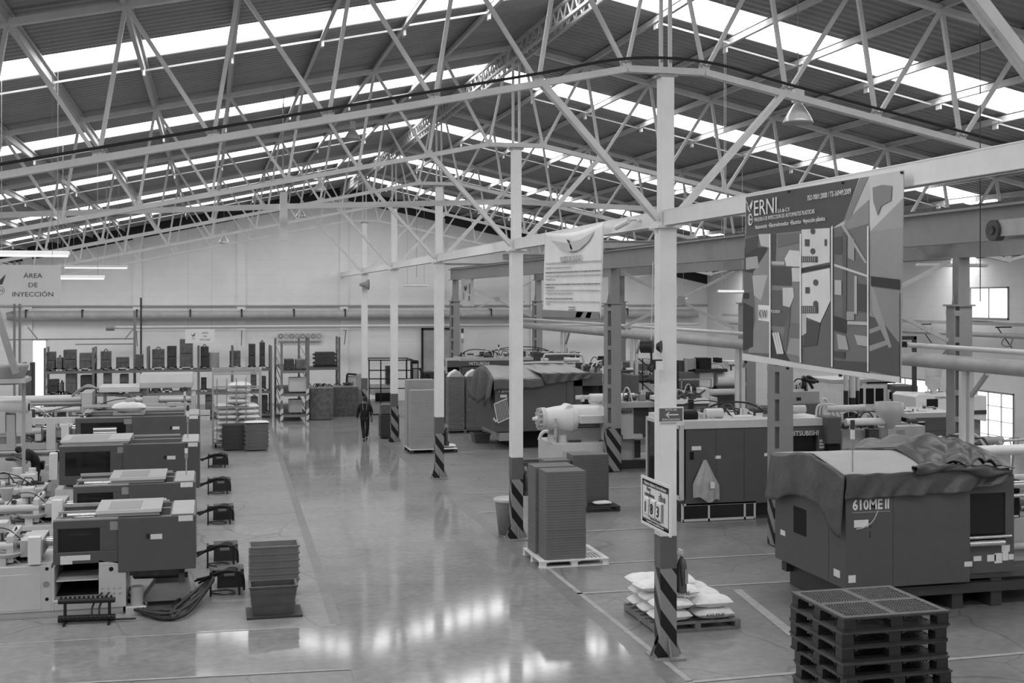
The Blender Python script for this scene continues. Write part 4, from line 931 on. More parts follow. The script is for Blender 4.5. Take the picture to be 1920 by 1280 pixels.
for u,v in ((1316,775),(1325,780),(1333,771),(1375,784),(1382,782)): bx(B,'valve_block',M_pale,u,v,u+8,v+14,Y+.5,.3,.02)
cylX(B,'cylinder',M_cream,1481,1526,771,Y,.11,dy=.5); cylX(B,'cylinder',M_cream,1560,1632,768,Y,.09,.09,dy=.3); cylX(B,'cylinder',M_white,1578,1662,790,Y,.1,dy=-.2); cylX(B,'cylinder_tip',M_white,1660,1668,790,Y,.07,.06,dy=-.2)
h = MB()
for k in range(3):
    a = pt(1530+7*k,795,Y+.3); b = pt(1533+6*k,762,Y+.3); c = pt(1550+8*k,760,Y+.3); d = pt(1562+8*k,782,Y+.3); h.tube([a,b,c,d,pt(1566+8*k,800,Y+.3)],.03)
obj('hose', h, M_cream, B); bx(B,'injection_body',M_pale,1578,806,1650,842,Y+.1,1.6,.03); bx(B,'injection_body',M_steelp,1650,800,1735,850,Y+.3,1.5,.02); fill_to_floor(B,M_darker,1578,1735,842,Y+.2,1.5,'injection_base')
bx(B,'bracket',M_iron,1630,805,1648,830,Y-.1,.3); bx(B,'terminal_box',M_mid,1675,806,1697,823,Y+.2,.2)
bg = cloth_grid(lambda u,v: (pt(1303,892,Y).x+ (u-.5)*(.08+.62*min(1,v*1.6))+.04*v, Y-.05-.12*math.sin(math.pi*u)*min(1,v*2)-.02*math.sin(u*23+v*5)*v, pt(1303,862,Y).z-v*.95+.05*math.sin(u*9)*v-.1*v*u), 24, 24)
o = bpy.data.objects.new('plastic_bag', bg.mesh('plastic_bag')); COL.objects.link(o); M_cbag = gm('clear plastic bag', 165, .3, var=.12, scale=6, bump=.8); M_cbag.node_tree.nodes['Principled BSDF'].inputs['Alpha'].default_value = .8
o.data.materials.append(M_cbag); o.location = (.25,0,0); tag(o,'clear plastic bag with a white label hung on the dark machine behind the near column','bag'); obj('paper_label', MB().box(pt(1311,905,Y).x-.03,Y-.19,pt(1311,914,Y).z,pt(1311,905,Y).x+.09,Y-.186,pt(1311,902,Y).z), M_sticker, o)
hpb = thing('material_hopper','large pale round material hopper behind the tarpaulin covered machine','hopper',(*pt(1668,760,28.2).xy,0)); z0 = pt(1668,774,28.2).z
obj('bowl', MB().lathe((0,0,z0),[(.08,-.42),(.36,0),(.36,.28),(.33,.28),(.33,.02)],28), M_pale, hpb); obj('lid', MB().lathe((0,0,z0+.26),[(0,.02),(.34,.02),(.34,.0),(0,0)],28), M_mid, hpb)
obj('throat', MB().box(-.12,-.12,z0-.75,.12,.12,z0-.40), M_steelp, hpb); obj('stand', MB().box(-.3,-.2,0,.3,.3,z0-.75), M_mid, hpb)
# --- white machine with the big barrel ---
C = thing('molding_machine','white injection machine end with a large round barrel over a square tank','machine',(0,0,0),0,IM); Y = 37.6
bx(C,'tank',M_cream,1038,832,1145,881,Y,1.9,.02); bx(C,'tank_plate',M_pale,1056,846,1101,874,Y-.02,.02,.005)
cylX(C,'barrel',M_white,1030,1055,789,Y,.34,.42,dy=.7); cylX(C,'barrel',M_white,1055,1078,789,Y,.42,.5,dy=.7); cylX(C,'barrel',M_white,1078,1090,789,Y,.5,.42,dy=.7); cylX(C,'barrel',M_white,1085,1142,783,Y,.36,dy=.8)
cylX(C,'flange',M_cream,1024,1032,789,Y,.38,dy=.7); cylX(C,'flange',M_pale,1018,1024,789,Y,.26,dy=.7); cylX(C,'nose',M_white,1009,1018,789,Y,.05,.09,dy=.7)
bo = MB(); cc = pt(1023,789,Y)
for k in range(12): t = k*math.pi/6; bo.cyl((cc.x-.08,Y+.7+.32*math.cos(t),cc.z+.32*math.sin(t)),(cc.x+.05,Y+.7+.32*math.cos(t),cc.z+.32*math.sin(t)),.04,n=8)
obj('flange_bolts', bo, M_pale, C); obj('top_cover', MB().prism([(pt(1056,770,Y).x,pt(1056,778,Y).z),(pt(1072,763,Y).x,pt(1072,760,Y).z),(pt(1080,763,Y).x,pt(1080,760,Y).z),(pt(1084,770,Y).x,pt(1084,775,Y).z)],'y',Y+.4,Y+1.0), M_white, C, bev=.04)
bx(C,'barrel_beam',M_cream,1090,780,1136,793,Y,.5,.01); cylX(C,'valve',M_cream,1045,1046,812,Y,.05,dy=.2)
obj('valve_stack', MB().cyl(pt(1045,822,Y)+V(0,.2,0),pt(1045,785,Y)+V(0,.2,0),.05).cyl(pt(1045,800,Y)+V(0,.2,0),pt(1045,797,Y)+V(0,.2,0),.09), M_pale, C)
obj('pipe_elbow', MB().tube([pt(1014,826,Y)+V(0,.2,0),pt(1018,815,Y)+V(0,.2,0),pt(1024,810,Y)+V(0,.2,0),pt(1030,810,Y)+V(0,.2,0)],.06), M_cream, C)
for u in (1042,1061): obj('filter_cap', MB().cyl(pt(u,832,Y)+V(0,.4,0),pt(u,818,Y)+V(0,.4,0),.15), M_cream, C)
bx(C,'end_plate',M_cream,1134,763,1142,826,Y,1.6,.01); obj('saddle', MB().box(cc.x+.4,Y+.4,onY(1040,832,Y)[1],cc.x+2.2,Y+1.2,cc.z-.3), M_mid, C)
bx(C,'cabinet',M_cream,1142,762,1188,815,Y+.2,1.8,.01); bx(C,'cabinet_door',M_dark,1188,765,1216,814,Y+.25,1.7); bx(C,'cabinet_top',M_pale,1142,755,1240,763,Y,2.2); bx(C,'shelf_beam',M_cream,1168,815,1205,822,Y,.3); bx(C,'lower_cabinet',M_cream,1142,822,1190,880,Y+.3,1.6,.01)
bx(C,'side_glass',M_glass,1190,825,1201,858,Y+.1,.03); bx(C,'lower_box',M_cream,1190,860,1240,878,Y+.3,1.5)
fill_to_floor(C,M_darker,1040,1230,868,Y+.1,1.5,'skid'); writing(C,'MITSUBISHI',1143,1184,773,Y+.2,M_blk,1.0,label='black maker lettering')
cylX(C,'upper_cylinder',M_white,1121,1150,751,Y,.16,dy=.9); cylX(C,'upper_rod',M_cream,1095,1121,749,Y,.07,dy=.9); bx(C,'rod_stop',M_cream,1092,741,1096,753,Y+.8,.2); cylX(C,'dome',M_white,1168,1187,755,Y,.2,dy=.9); cylX(C,'tie_bar',M_chrome,1168,1212,746,Y,.06,dy=1.2)
light_tower(*pt(1131,762,37.5), 1.6, 'thin signal tower in front of the grey crane column beside the white barrel')
# --- 720 machine with tarpaulins ---
D7 = thing('molding_machine','dark grey injection machine badged 720ME with two tarpaulins, behind the second column','machine',(0,0,0),0,IM); Y = 43.6
bx(D7,'guard_housing',M_dark,928,714,1076,806,Y,3.4,.02); bx(D7,'clamp_housing',M_dark,1076,700,1092,806,Y+.1,3); bx(D7,'clamp_housing',M_dark,1076,764,1200,806,Y+.1,3); bx(D7,'clamp_housing',M_dark,1076,700,1165,722,Y+.1,3)
bx(D7,'window_glass',M_glass,1078,722,1122,764,Y+.3,.02); bx(D7,'inner_press',M_steelp,1092,722,1104,764,Y+.5,2); bx(D7,'rear_box',M_dark,1122,705,1198,745,Y+.3,1.8); bx(D7,'rear_opening',M_blk,1123,722,1132,764,Y+.28,.02)
bx(D7,'seam',M_darker,1062,716,1063,804,Y-.01,.01); fill_to_floor(D7,M_blk,960,1160,806,Y+.5,2.4,'skid'); bx(D7,'skid_foot',M_mid,937,812,958,826,Y-.1,.6)
writing(D7,'720ME',934,966,731,Y,M_sticker,1.15,label='white 720ME badge'); sticker(D7,pt(938,745,Y).x,Y,pt(938,745,Y).z,.25,.1); sticker(D7,pt(928,791,Y).x,Y,pt(928,791,Y).z,.12,.1); sticker(D7,pt(924,788,Y).x+.02,Y,pt(924,788,Y).z,.05,.1)
gr = MB(); g0 = pt(944,772,Y)
for k in range(9): gr.bar(g0+V(-.22+.055*k,-.04,-.36+.02*k),g0+V(-.34+.055*k,-.04,.3+.02*k),.02)
gr.bar(g0+V(-.36,-.04,.3),g0+V(.14,-.04,.5),.04).bar(g0+V(-.22,-.04,-.4),g0+V(.25,-.04,-.2),.04).bar(g0+V(-.36,-.04,.3),g0+V(-.22,-.04,-.4),.04)
obj('grille', gr, M_cream, D7, label='pale louvred grille leaning on the machine')
Tt = thing('tarpaulin','dark tarpaulin over the left end of the 720ME machine','tarpaulin',(0,0,0)); a = pt(928,714,Y); 
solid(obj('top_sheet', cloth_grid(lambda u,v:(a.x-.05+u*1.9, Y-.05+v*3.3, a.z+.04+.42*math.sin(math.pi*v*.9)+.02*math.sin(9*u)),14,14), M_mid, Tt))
solid(obj('front_drape', cloth_grid(lambda u,v:(a.x-.06+u*1.9, Y-.06-.05*v, a.z+.05-v*(.4-.1*u)+.02*math.sin(14*u)),30,6), M_tarp, Tt))
solid(obj('side_drape', cloth_grid(lambda u,v:(a.x-.08-.12*v*(1+math.sin(u*14)), Y-.05+u*3.3, a.z+.05+.4*math.sin(math.pi*u*.9)*(1-v)-v*(.7+.3*math.sin(u*9)**2)),40,8), M_tarp, Tt))
T2 = thing('tarpaulin','folded dark tarpaulin hanging over the right front of the 720ME machine','tarpaulin',(0,0,0)); a = pt(1012,700,Y); b = pt(1108,700,Y); wv = b.x-a.x
solid(obj('front_drape', cloth_grid(lambda u,v:(a.x+u*wv+.2*v*(1-u), Y-.08-.04*math.sin(u*25+v*4)*v, a.z-v*(.42-.22*u)),40,10), M_tarp, T2))
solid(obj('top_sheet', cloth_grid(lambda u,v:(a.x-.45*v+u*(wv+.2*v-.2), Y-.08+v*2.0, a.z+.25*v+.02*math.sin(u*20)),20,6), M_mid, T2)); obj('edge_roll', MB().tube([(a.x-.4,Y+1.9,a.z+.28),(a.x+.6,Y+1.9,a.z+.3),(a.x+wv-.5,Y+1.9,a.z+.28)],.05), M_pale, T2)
# --- far maker branded machine ---
Ef = thing('molding_machine','far dark injection machine with a maker name band, behind the film wrapped stacks','machine',(0,0,0),0,IM); Y = 52.5
bx(Ef,'name_band',M_dark,840,677,1000,686,Y,2.4); bx(Ef,'guard_housing',M_dark,866,686,1000,760,Y,2.4,.01); bx(Ef,'side_frame',M_cream,836,671,864,700,Y+.2,.1); bx(Ef,'side_glass',M_glass,839,676,861,697,Y+.15,.03)
fill_to_floor(Ef,M_darker,840,1090,700,Y+.2,2.0); bx(Ef,'top_edge',M_pale,864,671,1000,677,Y+.3,1.8); writing(Ef,'MITSUBISHI',880,917,682,Y,M_sticker,1.1,label='white maker lettering')
cylX(Ef,'cylinder',M_white,960,1092,677,Y,.1,dy=.5); cylX(Ef,'cylinder',M_cream,985,1085,689,Y,.1,dy=.3); bx(Ef,'injection_body',M_iron2,1000,684,1090,700,Y+.3,1.5); bx(Ef,'motor_block',M_iron,1000,660,1014,676,Y+.3,.6); bx(Ef,'motor_block',M_dark,1030,666,1057,675,Y+.3,.8)
obj('guard_hoop', MB().tube([pt(1018,690,Y),pt(1020,668,Y),pt(1030,664,Y),pt(1080,664,Y),pt(1092,668,Y),pt(1095,690,Y)],.05), M_cream, Ef)
for k in range(6): bx(Ef,'valve_block',(M_pale,M_mid,M_iron)[k%3],878+19*k,667+2*(k%2),888+19*k,673,Y+.4,.4)
light_tower(*pt(867,672,52.4), 1.35, 'black signal tower on the far machine, left of the second column',r=.06); light_tower(*pt(935,675,52.4), .7, 'short signal tower on the far machine behind the second column')
bx(Ef,'monitor',M_blk,1126,668,1142,680,Y-.2,.4); bx(Ef,'monitor_arm',M_iron,1100,683,1142,690,Y-.1,.3)
# --- 720 machine right of the near column top, with stair frame ---
F = thing('molding_machine','dark machine end badged 720M with black stair rails, left of the near column','machine',(0,0,0),0,IM); Y = 46
bx(F,'housing',M_dark,1197,682,1262,713,Y,2.5,.01); bx(F,'lower_housing',M_pale,1197,718,1262,750,Y,2.5,.01); fill_to_floor(F,M_darker,1197,1262,716,Y+.2,2.0); writing(F,'720M',1198,1222,699,Y,M_sticker,1.0,label='white 720M badge')
s_ = MB()
for k in range(5): s_.bar(pt(1198+7*k,700+6*k,Y-.4),pt(1208+7*k,700+6*k,Y-.4),.05)
s_.bar(pt(1197,672,Y-.4),pt(1232,700,Y-.4),.04).bar(pt(1205,672,Y-.4),pt(1205,745,Y-.4),.04).bar(pt(1197,712,Y-.4),pt(1226,738,Y-.4),.04).bar(pt(1198,716,Y-.4),pt(1232,716,Y-.4),.04)
obj('stair_rail', s_, M_black, F); obj('hoop', MB().tube([pt(1197,672,Y),pt(1212,671,Y),pt(1222,674,Y),pt(1225,684,Y)],.05), M_cream, F)
# --- silver hooded machine and its neighbours ---
G7 = thing('granulator','silver hooded machine with black control boxes right of the near column','machine',(0,0,0)); Y = 46
bx(G7,'hood_side',M_dark,1273,697,1311,728,Y,1.5,.02); bx(G7,'silver_panel',M_cream,1311,698,1338,726,Y+.1,1.4,.02); cylX(G7,'silver_hood',M_cream,1347,1393,712,Y,.36,dy=.4); bx(G7,'hood_base',M_darker,1345,724,1396,732,Y,1)
bx(G7,'control_box',M_blk,1312,671,1334,694,Y,.6,.01); bx(G7,'control_box',M_mid,1290,672,1305,693,Y+.2,.5); bx(G7,'control_box',M_blk,1346,671,1354,680,Y,.5); bx(G7,'tray',M_black,1304,692,1364,697,Y-.1,.8); bx(G7,'white_cabinet',M_cream,1366,677,1396,704,Y+.5,.8,.01)
bx(G7,'cabinet_nameplate',M_dark,1367,683,1385,686,Y+.48,.02); bx(G7,'funnel',M_darker,1273,676,1284,700,Y+.2,.5); bx(G7,'frame',M_mid,1284,672,1290,697,Y+.1,.1); fill_to_floor(G7,M_darker,1273,1400,726,Y+.3,1.2)
bx(G7,'rail',M_mid,1273,710,1334,712,Y-.2,.05); bx(G7,'rail_post',M_mid,1277,711,1279,760,Y-.2,.05); bx(G7,'rail_post',M_mid,1333,711,1335,760,Y-.2,.05)
H7 = thing('molding_machine','machine end with a long pale cylinder in front of the white sack pile','machine',(0,0,0),0,IM); Y = 36.0
bx(H7,'bed',M_dark,1265,757,1330,775,Y,2.0); bx(H7,'top_rail',M_white,1262,750,1330,756,Y-.05,2.1); cylX(H7,'cylinder',M_cream,1330,1394,738,Y,.1,dy=.6); bx(H7,'cylinder_block',M_cream,1316,728,1331,750,Y+.4,.5,.02); bx(H7,'injection_head',M_pale,1331,745,1346,770,Y+.3,.8,.03)
bx(H7,'strap_post',M_black,1292,749,1301,792,Y-1.0,.1); bx(H7,'housing',M_darker,1265,775,1356,800,Y+.1,1.8); fill_to_floor(H7,M_darker,1265,1356,780,Y+.1,1.8); bx(H7,'side_frame',M_cream,1330,756,1332,775,Y-.1,.1); bx(H7,'side_frame',M_cream,1341,756,1343,775,Y-.1,.1); bx(H7,'side_frame',M_cream,1330,755,1343,757,Y-.1,.1)
h = MB(); h.tube([pt(1275,742,Y+.4),pt(1295,733,Y+.4),pt(1310,738,Y+.4),pt(1322,731,Y+.4)],.03).tube([pt(1268,745,Y+.4),pt(1290,740,Y+.4),pt(1312,742,Y+.4)],.05); obj('hose', h, M_iron, H7)
# pile of white sacks on a pallet, far right
ws = gnd(1375,800); wood_pallet('wooden_pallet','pallet under the big white sack pile between the crane columns',14.9,37.6,2.2,1.6,M_wood)
n = 0
for z in range(7):
    for j in range(3 if z < 5 else 2):
        for i in range(2):
            o = bpy.data.objects.new('sack', sk0[n % 4]); COL.objects.link(o); o.location = (15.25+.7*j+(.25 if z > 4 else 0)+random.uniform(-.03,.03), 38.0+.75*i, .145+z*.2); o.rotation_euler = (0,0,random.uniform(-.08,.08)); o.scale = (.98,1.5,1.04)
            tag(o, 'white sack in the big pile between the crane columns, %s layer, %s row, %s' % (ORD[z], ORD[j], 'front' if i == 0 else 'back'), 'sack', 'white sack pile at the right'); n += 1
# dark box and robot arm under the banner
K = thing('machine_cabinet','mid grey machine box with a slot under the right half of the photo banner','cabinet',(0,0,0)); Y = 36
bx(K,'body',M_mid,1481,734,1537,757,Y,1.4,.02); bx(K,'lower_body',M_dark,1481,757,1545,785,Y-.1,1.5,.02); bx(K,'slot',M_blk,1494,745,1502,750,Y-.02,.02); fill_to_floor(K,M_darker,1481,1545,780,Y,1.3)
ar = MB(); ar.tube([pt(1505,707,Y),pt(1512,712,Y),pt(1528,715,Y)],.08).tube([pt(1508,722,Y),pt(1514,712,Y),pt(1524,728,Y)],.05).tube([pt(1510,712,Y),pt(1516,706,Y),pt(1534,716,Y)],.05); ar.cyl(pt(1516,734,Y)+V(0,.3,0),pt(1516,712,Y)+V(0,.3,0),.08); obj('robot_arm', ar, M_black, K)
obj('hose', MB().tube([pt(1540,755,Y),pt(1543,748,Y),pt(1550,750,Y),pt(1552,762,Y)],.04), M_cream, K)
# pipes with dark feet
pp = thing('riser_pipes','group of three upright pale pipes with black lower ends, right of the photo banner centre','pipe',(0,0,0)); Y = 33.5
for u,vb,r in ((1586,732,.07),(1598,745,.1),(1608,732,.06)):
    a = pt(u,700,Y); c = pt(u,vb,Y); obj('pipe', MB().cyl((a.x,Y,c.z),(a.x,Y,4.1),r), M_pale, pp); obj('pipe_foot', MB().cyl((a.x,Y,0),(a.x,Y,c.z),r*1.02), M_black, pp)
# white machine with windows
Wm = thing('molding_machine','white machine with a row of dark rounded windows, lower right of the photo banner','machine',(0,0,0),0,IM); Y = 40
bx(Wm,'housing',M_white,1560,716,1665,785,Y,2.0,.04); bx(Wm,'roof_edge',M_pale,1560,712,1672,716,Y-.05,2.1)
for u in (1592,1604,1624,1642): bx(Wm,'window',M_blk,u,728,u+(8 if u == 1592 else 15),757,Y-.02,.03,.015)
bx(Wm,'service_door',M_white,1667,731,1684,757,Y-.2,1.5,.01); bx(Wm,'door_window',M_blk,1668,735,1674,748,Y-.22,.02); fill_to_floor(Wm,M_darker,1560,1690,785,Y+.1,1.8); bx(Wm,'roof_gap',M_blk,1626,716,1680,718,Y-.07,.03)
writing(Wm,'17',1611,1616,722,Y,M_mid)
bx(Wm,'platen',M_dark,1682,723,1722,772,Y-.6,1.0,.05); c = pt(1697,748,Y-.7); obj('platen_bore', MB().cyl(c,c+V(0,.1,0),.17).cyl(c+V(.1,-.1,.0),c+V(.8,-.1,.02),.16), M_blk, Wm)
Wi = thing('molding_machine','white machine nose with a small window under the clear dryer hopper','machine',(0,0,0),0,IM); Y = 36
o = obj('housing', MB().prism([tuple(onY(u,v,Y)) for u,v in ((1716,744),(1722,739),(1850,742),(1850,790),(1780,778),(1718,770))],'y',Y,Y+1.4), M_white, Wi, bev=.02)
bx(Wi,'window',M_blk,1738,748,1759,763,Y-.02,.03,.01); fill_to_floor(Wi,M_mid,1722,1840,776,Y+.2,1.1); writing(Wi,'MITSUBISHI 17',1753,1778,745,Y,M_mid,1.0)
bx(Wi,'base_line',M_darker,1716,772,1850,776,Y-.03,.03)
dh = thing('dryer_hopper','clear round dryer hopper on top of the white machine nose','hopper',(*pt(1750,742,36.5).xy,0)); z0 = pt(1750,740,36.5).z
obj('cone', MB().lathe((0,0,z0),[(.08,0),(.1,.14),(.27,.35),(.27,.62)],24), M_cream, dh); M_clear = gm('clear hopper plastic', 190, .2, var=.05); M_clear.node_tree.nodes['Principled BSDF'].inputs['Alpha'].default_value = .5
obj('clear_drum', MB().lathe((0,0,z0+.62),[(.27,0),(.27,.5),(.25,.55),(0,.56)],24), M_clear, dh); obj('blower', MB().cyl((.2,0,z0+.3),(.2,0,z0+1.15),.09).cyl((.0,0,z0+1.15),(.0,0,z0+1.3),.08), M_steelp, dh)
obj('slide_gate', MB().box(-.3,-.05,z0+.08,.35,.05,z0+.12).box(-.12,-.12,z0-.12,.12,.12,z0+.03), M_mid, dh)
Kd = thing('machine_cabinet','dark low machine body with a handle slot, left of the right crane column','cabinet',(0,0,0)); Y = 31.5
bx(Kd,'body',M_dark,1713,781,1800,806,Y,1.8,.01); bx(Kd,'lower_body',M_dark,1725,806,1800,850,Y+.02,1.8,.01); bx(Kd,'dark_end',M_blk,1684,780,1713,800,Y+.2,1.2,.03); bx(Kd,'slot',M_blk,1724,792,1734,804,Y-.03,.02); bx(Kd,'top_edge',M_pale,1700,775,1800,781,Y-.02,1.9); fill_to_floor(Kd,M_darker,1700,1800,840,Y+.2,1.5)
bx(Kd,'handle',M_cream,1723,790,1734,792,Y-.05,.05)
# pallet truck by the bright doorway
pj = thing('pallet_truck','pallet truck with upright handle in front of the bright doorway','pallet truck',(*gnd(1897,905),0)); 
obj('handle', MB().tube([(0,0,.2),(0,-.05,.7),(0,-.1,1.05)],.03).tube([(0,-.1,1.0),(-.12,-.12,1.2),(-.16,-.12,1.35),(-.1,-.12,1.38),(.1,-.12,1.38),(.16,-.12,1.35),(.12,-.12,1.2),(0,-.1,1.0)],.018), M_mid, pj)
obj('fork', MB().box(-.27,.1,.06,-.11,1.2,.1).box(.11,.1,.06,.27,1.2,.1).box(-.27,-.1,.04,.27,.12,.3), M_mid, pj); obj('wheel', MB().cyl((-.08,-.08,.09),(.08,-.08,.09),.09), M_black, pj)
# hose coil on the wall post by the doorway
wp2 = thing('wall_post','dark steel post on the right wall beside the bright doorway','post',(27.8,41.4,0)); obj('post', MB().box(-.06,-.1,0,.1,.1,4.3), M_darker, wp2); obj('diagonal', MB().bar((0,0,3.9),(0,1.3,2.9),.06), M_steelp, wp2)
hc = MB()
for k in range(5): hc.tube([(0+.02*k,.55*math.cos(t*.5236)*(1+.03*k),1.2+.75*math.sin(t*.5236)*(1+.02*k)) for t in range(13)],.03)
single('hose_coil', hc, M_black, 'black hose coil hung right of the right crane column', 'hose', loc=(27.5,43.0,-.34))

# pipework and fittings on top of the big machines
clutter(B, pt(1290,790,28.4).x, pt(1545,790,28.4).x, 28.8, 30.6, pt(1400,790,28.4).z, 60, 21, 1.2, 9)
clutter(B, pt(1580,800,28.4).x, pt(1730,800,28.4).x, 28.6, 30.0, pt(1700,800,28.7).z, 36, 22, 1.2, 6)
clutter(C, pt(1145,755,37.6).x, pt(1235,755,37.6).x, 37.8, 39.4, pt(1180,755,37.6).z, 34, 23, 1.4, 5)
clutter(C, 11.2, 12.6, 37.7, 39.3, onY(1040,832,37.6)[1], 20, 24, 1.2, 3)
clutter(D7, pt(1110,700,43.6).x, pt(1190,700,43.6).x, 43.8, 46, pt(1110,702,43.7).z, 40, 25, 1.8, 6)
clutter(Ef, pt(866,671,52.5).x, pt(1090,671,52.5).x, 52.9, 54.2, pt(900,673,52.8).z, 60, 26, 1.6, 8)
clutter(H7, pt(1268,750,36).x, pt(1330,750,36).x, 36.1, 37.8, pt(1300,750,36).z, 36, 27, 1.3, 7)
clutter(G7, pt(1275,700,46).x, pt(1390,700,46).x, 46.2, 47.2, pt(1300,697,46).z, 14, 28, 1.5, 2)
clutter(K, pt(1484,735,36).x, pt(1530,735,36).x, 36.1, 37.2, pt(1500,734,36).z, 16, 29, 1.2, 4)
clutter(Kd, pt(1690,780,31.5).x, pt(1790,780,31.5).x, 31.8, 33, pt(1700,776,31.5).z, 12, 30, .8, 2)
clutter(A, 3.6, 5.4, .3, 2.2, 1.5, 26, 31, 1.2, 5)
us = thing('rail_guard','thin grey hand rail with pale boxes behind the tarpaulin covered machine, at the right edge','rail',(0,0,0)); obj('rail', MB().cyl(pt(1820,829,24.5),pt(1960,822,24.5),.03), M_steelp, us); obj('box', MB().box(15.6,24.0,1.2,17.6,25.0,2.2), M_pale, us, bev=.02); obj('cylinder', MB().cyl((15.2,23.7,2.2),(18.5,23.7,2.2),.12), M_white, us); obj('stand', MB().box(15.6,23.6,0,17.6,24.9,1.2), M_darker, us)
clutter(us,15.6,17.6,24,25,2.2,22,33,1.4,4)
# ================= BANNERS, SIGNS, LAMPS, PIPES, RACKS, PEOPLE =================
def GV(v): return gm('print tone %d' % v, v, .55, var=.05, scale=2)
BX = 6.72
bn = thing('photo_banner','large printed banner with machine photos and a dark ERNI header, right of the near column','banner',(BX,0,0))
def cb(cx, cy): return onX(cx/3.121+1380, cy/3.121+310, BX)
lay = [0]
def poly(pts, v, name='print_field', parent=bn, f=cb, th=.0006):
    lay[0] += 1; x = -.008-.0002*lay[0]
    return obj(name, MB().prism([f(*p) for p in pts], 'x', x, x+th), GV(v), parent)
cornersB = [(60,185),(985,28),(968,1275),(45,1140)]
obj('sheet', MB().prism([cb(*p) for p in cornersB],'x',-.006,.0), GV(168), bn)
def rect(a,b,c,d,v): return poly([(a,b),(c,b),(c,d),(a,d)], v)
poly([(55,400),(210,395),(208,1130),(45,1105)],90); poly([(212,398),(388,385),(388,1165),(212,1132)],112); poly([(390,385),(572,368),(572,1190),(390,1165)],88); poly([(574,368),(783,300),(783,1215),(574,1190)],98)
poly([(785,90),(985,60),(970,1250),(783,1220)],140); poly([(785,62),(985,30),(985,190),(790,385)],178); poly([(783,390),(982,360),(976,690),(783,660)],132); poly([(640,330),(783,200),(783,340),(640,380)],125)
poly([(62,187),(722,75),(632,325),(560,368),(62,412)],66); poly([(730,74),(780,66),(668,318),(634,324)],116)
for p,v in (([(55,480),(185,480),(185,642),(55,622)],44),([(105,625),(200,480),(205,1100),(75,1095),(120,900)],124),([(45,800),(105,830),(105,1060),(45,1085)],42),([(135,402),(207,400),(205,482),(150,470)],170),([(60,430),(135,410),(130,480),(60,520)],60),
    ([(62,540),(130,530),(138,600),(62,610)],150),([(100,645),(190,640),(150,790),(110,760)],160),([(48,745),(80,745),(80,780),(48,780)],30),([(135,815),(205,820),(205,915),(135,905)],205),
    ([(215,400),(240,400),(235,560),(215,560)],60),([(250,405),(380,395),(380,450),(250,480)],95),([(290,545),(318,495),(375,500),(380,592),(300,590)],190),([(215,590),(330,590),(330,705),(215,700)],62),([(330,600),(378,600),(378,680),(335,680)],178),([(215,730),(330,730),(320,945),(212,935)],80),
    ([(278,715),(340,715),(345,770),(320,830),(280,820)],180),([(212,560),(290,562),(290,582),(212,580)],160),([(322,920),(387,925),(387,1010),(322,1000)],100),([(325,1010),(387,1015),(387,1120),(300,1100)],135),([(300,900),(322,890),(300,1100),(270,1060)],90),([(212,960),(240,990),(290,1090),(320,1145),(212,1125)],48),
    ([(390,375),(556,366),(556,566),(390,600)],190),([(390,634),(556,600),(560,790),(500,920),(390,878)],192),([(390,604),(556,580),(556,592),(390,624)],40),([(420,905),(500,920),(480,1050),(400,1060)],64),([(390,850),(418,845),(418,980),(390,1000)],170),
    ([(630,390),(656,386),(652,965),(630,965)],82),([(582,575),(782,642),(782,656),(582,590)],178),([(582,880),(650,900),(650,985),(582,965)],44),([(620,350),(640,348),(776,570),(762,572)],150),([(582,420),(628,415),(628,520),(582,515)],70),([(662,420),(700,430),(700,560),(662,540)],140),([(700,645),(716,648),(716,870),(700,868)],160),([(722,690),(780,700),(780,860),(722,850)],62),([(585,670),(625,672),(625,760),(585,755)],165),
    ([(655,855),(700,855),(700,905),(655,905)],140),([(660,910),(780,915),(780,935),(660,930)],165),([(598,985),(650,1000),(668,1080),(608,1075)],150),([(582,1085),(645,1090),(645,1130),(582,1120)],60),([(700,990),(780,1000),(780,1060),(720,1050)],150),([(582,1140),(781,1152),(781,1208),(582,1185)],64),
    ([(808,130),(865,114),(922,120),(916,205),(860,235),(838,292),(812,212)],116),([(798,648),(966,668),(966,728),(798,704)],38),([(798,708),(966,742),(966,1036),(910,1010),(795,860)],122),([(790,880),(860,905),(965,1040),(965,1235),(786,1200)],72),([(795,700),(815,720),(920,1060),(905,1068),(810,860)],136),([(790,960),(862,932),(870,955),(792,985)],130),([(790,1055),(895,1020),(905,1045),(792,1088)],132)): poly(p, v)
poly([(45,1098),(210,1125),(390,1160),(574,1188),(785,1215),(968,1236),(968,1272),(45,1138)],186)
for c,r in (((458,385),14),((458,502),14),((475,685),15),((475,810),15)): poly([(c[0]+r*math.cos(t*.524),c[1]+r*1.25*math.sin(t*.524)) for t in range(12)],70)
for a in ((412,432,438,472),(415,712,440,748),(392,532,486,566),(392,822,490,864),(528,432,540,470)): rect(*a,64)
for k in range(7): rect(398+12*k,534,402+12*k,564,150); rect(398+12*k,826,402+12*k,862,150)
for k in range(3): poly([(222+14*k,980),(232+14*k,975),(262+14*k,1100),(250+14*k,1105)],190)
for x in (209,388,573,784): poly([(x-4,400 if x < 500 else 360),(x+4,400 if x < 500 else 350),(x+4,1130+(x-200)*.13),(x-4,1130+(x-200)*.13)],215,'divider')
def btxt(s, x0, x1, y, v, slant=0, hs=1.0):
    a = cb(x0,y); b = cb(x1,y-(x1-x0)*.155); w = abs(b[0]-a[0])
    o = lettering(s, 1.0, (0,0,0), LEFTF, GV(v), bn, ext=.001); xs = [q.co.x for q in o.data.vertices]; k = w/(max(xs)-min(xs))
    for q in o.data.vertices: q.co.x *= k; q.co.y *= k*hs
    o.location = (-.028, (a[0]+b[0])/2, (a[1]+b[1])/2); return o
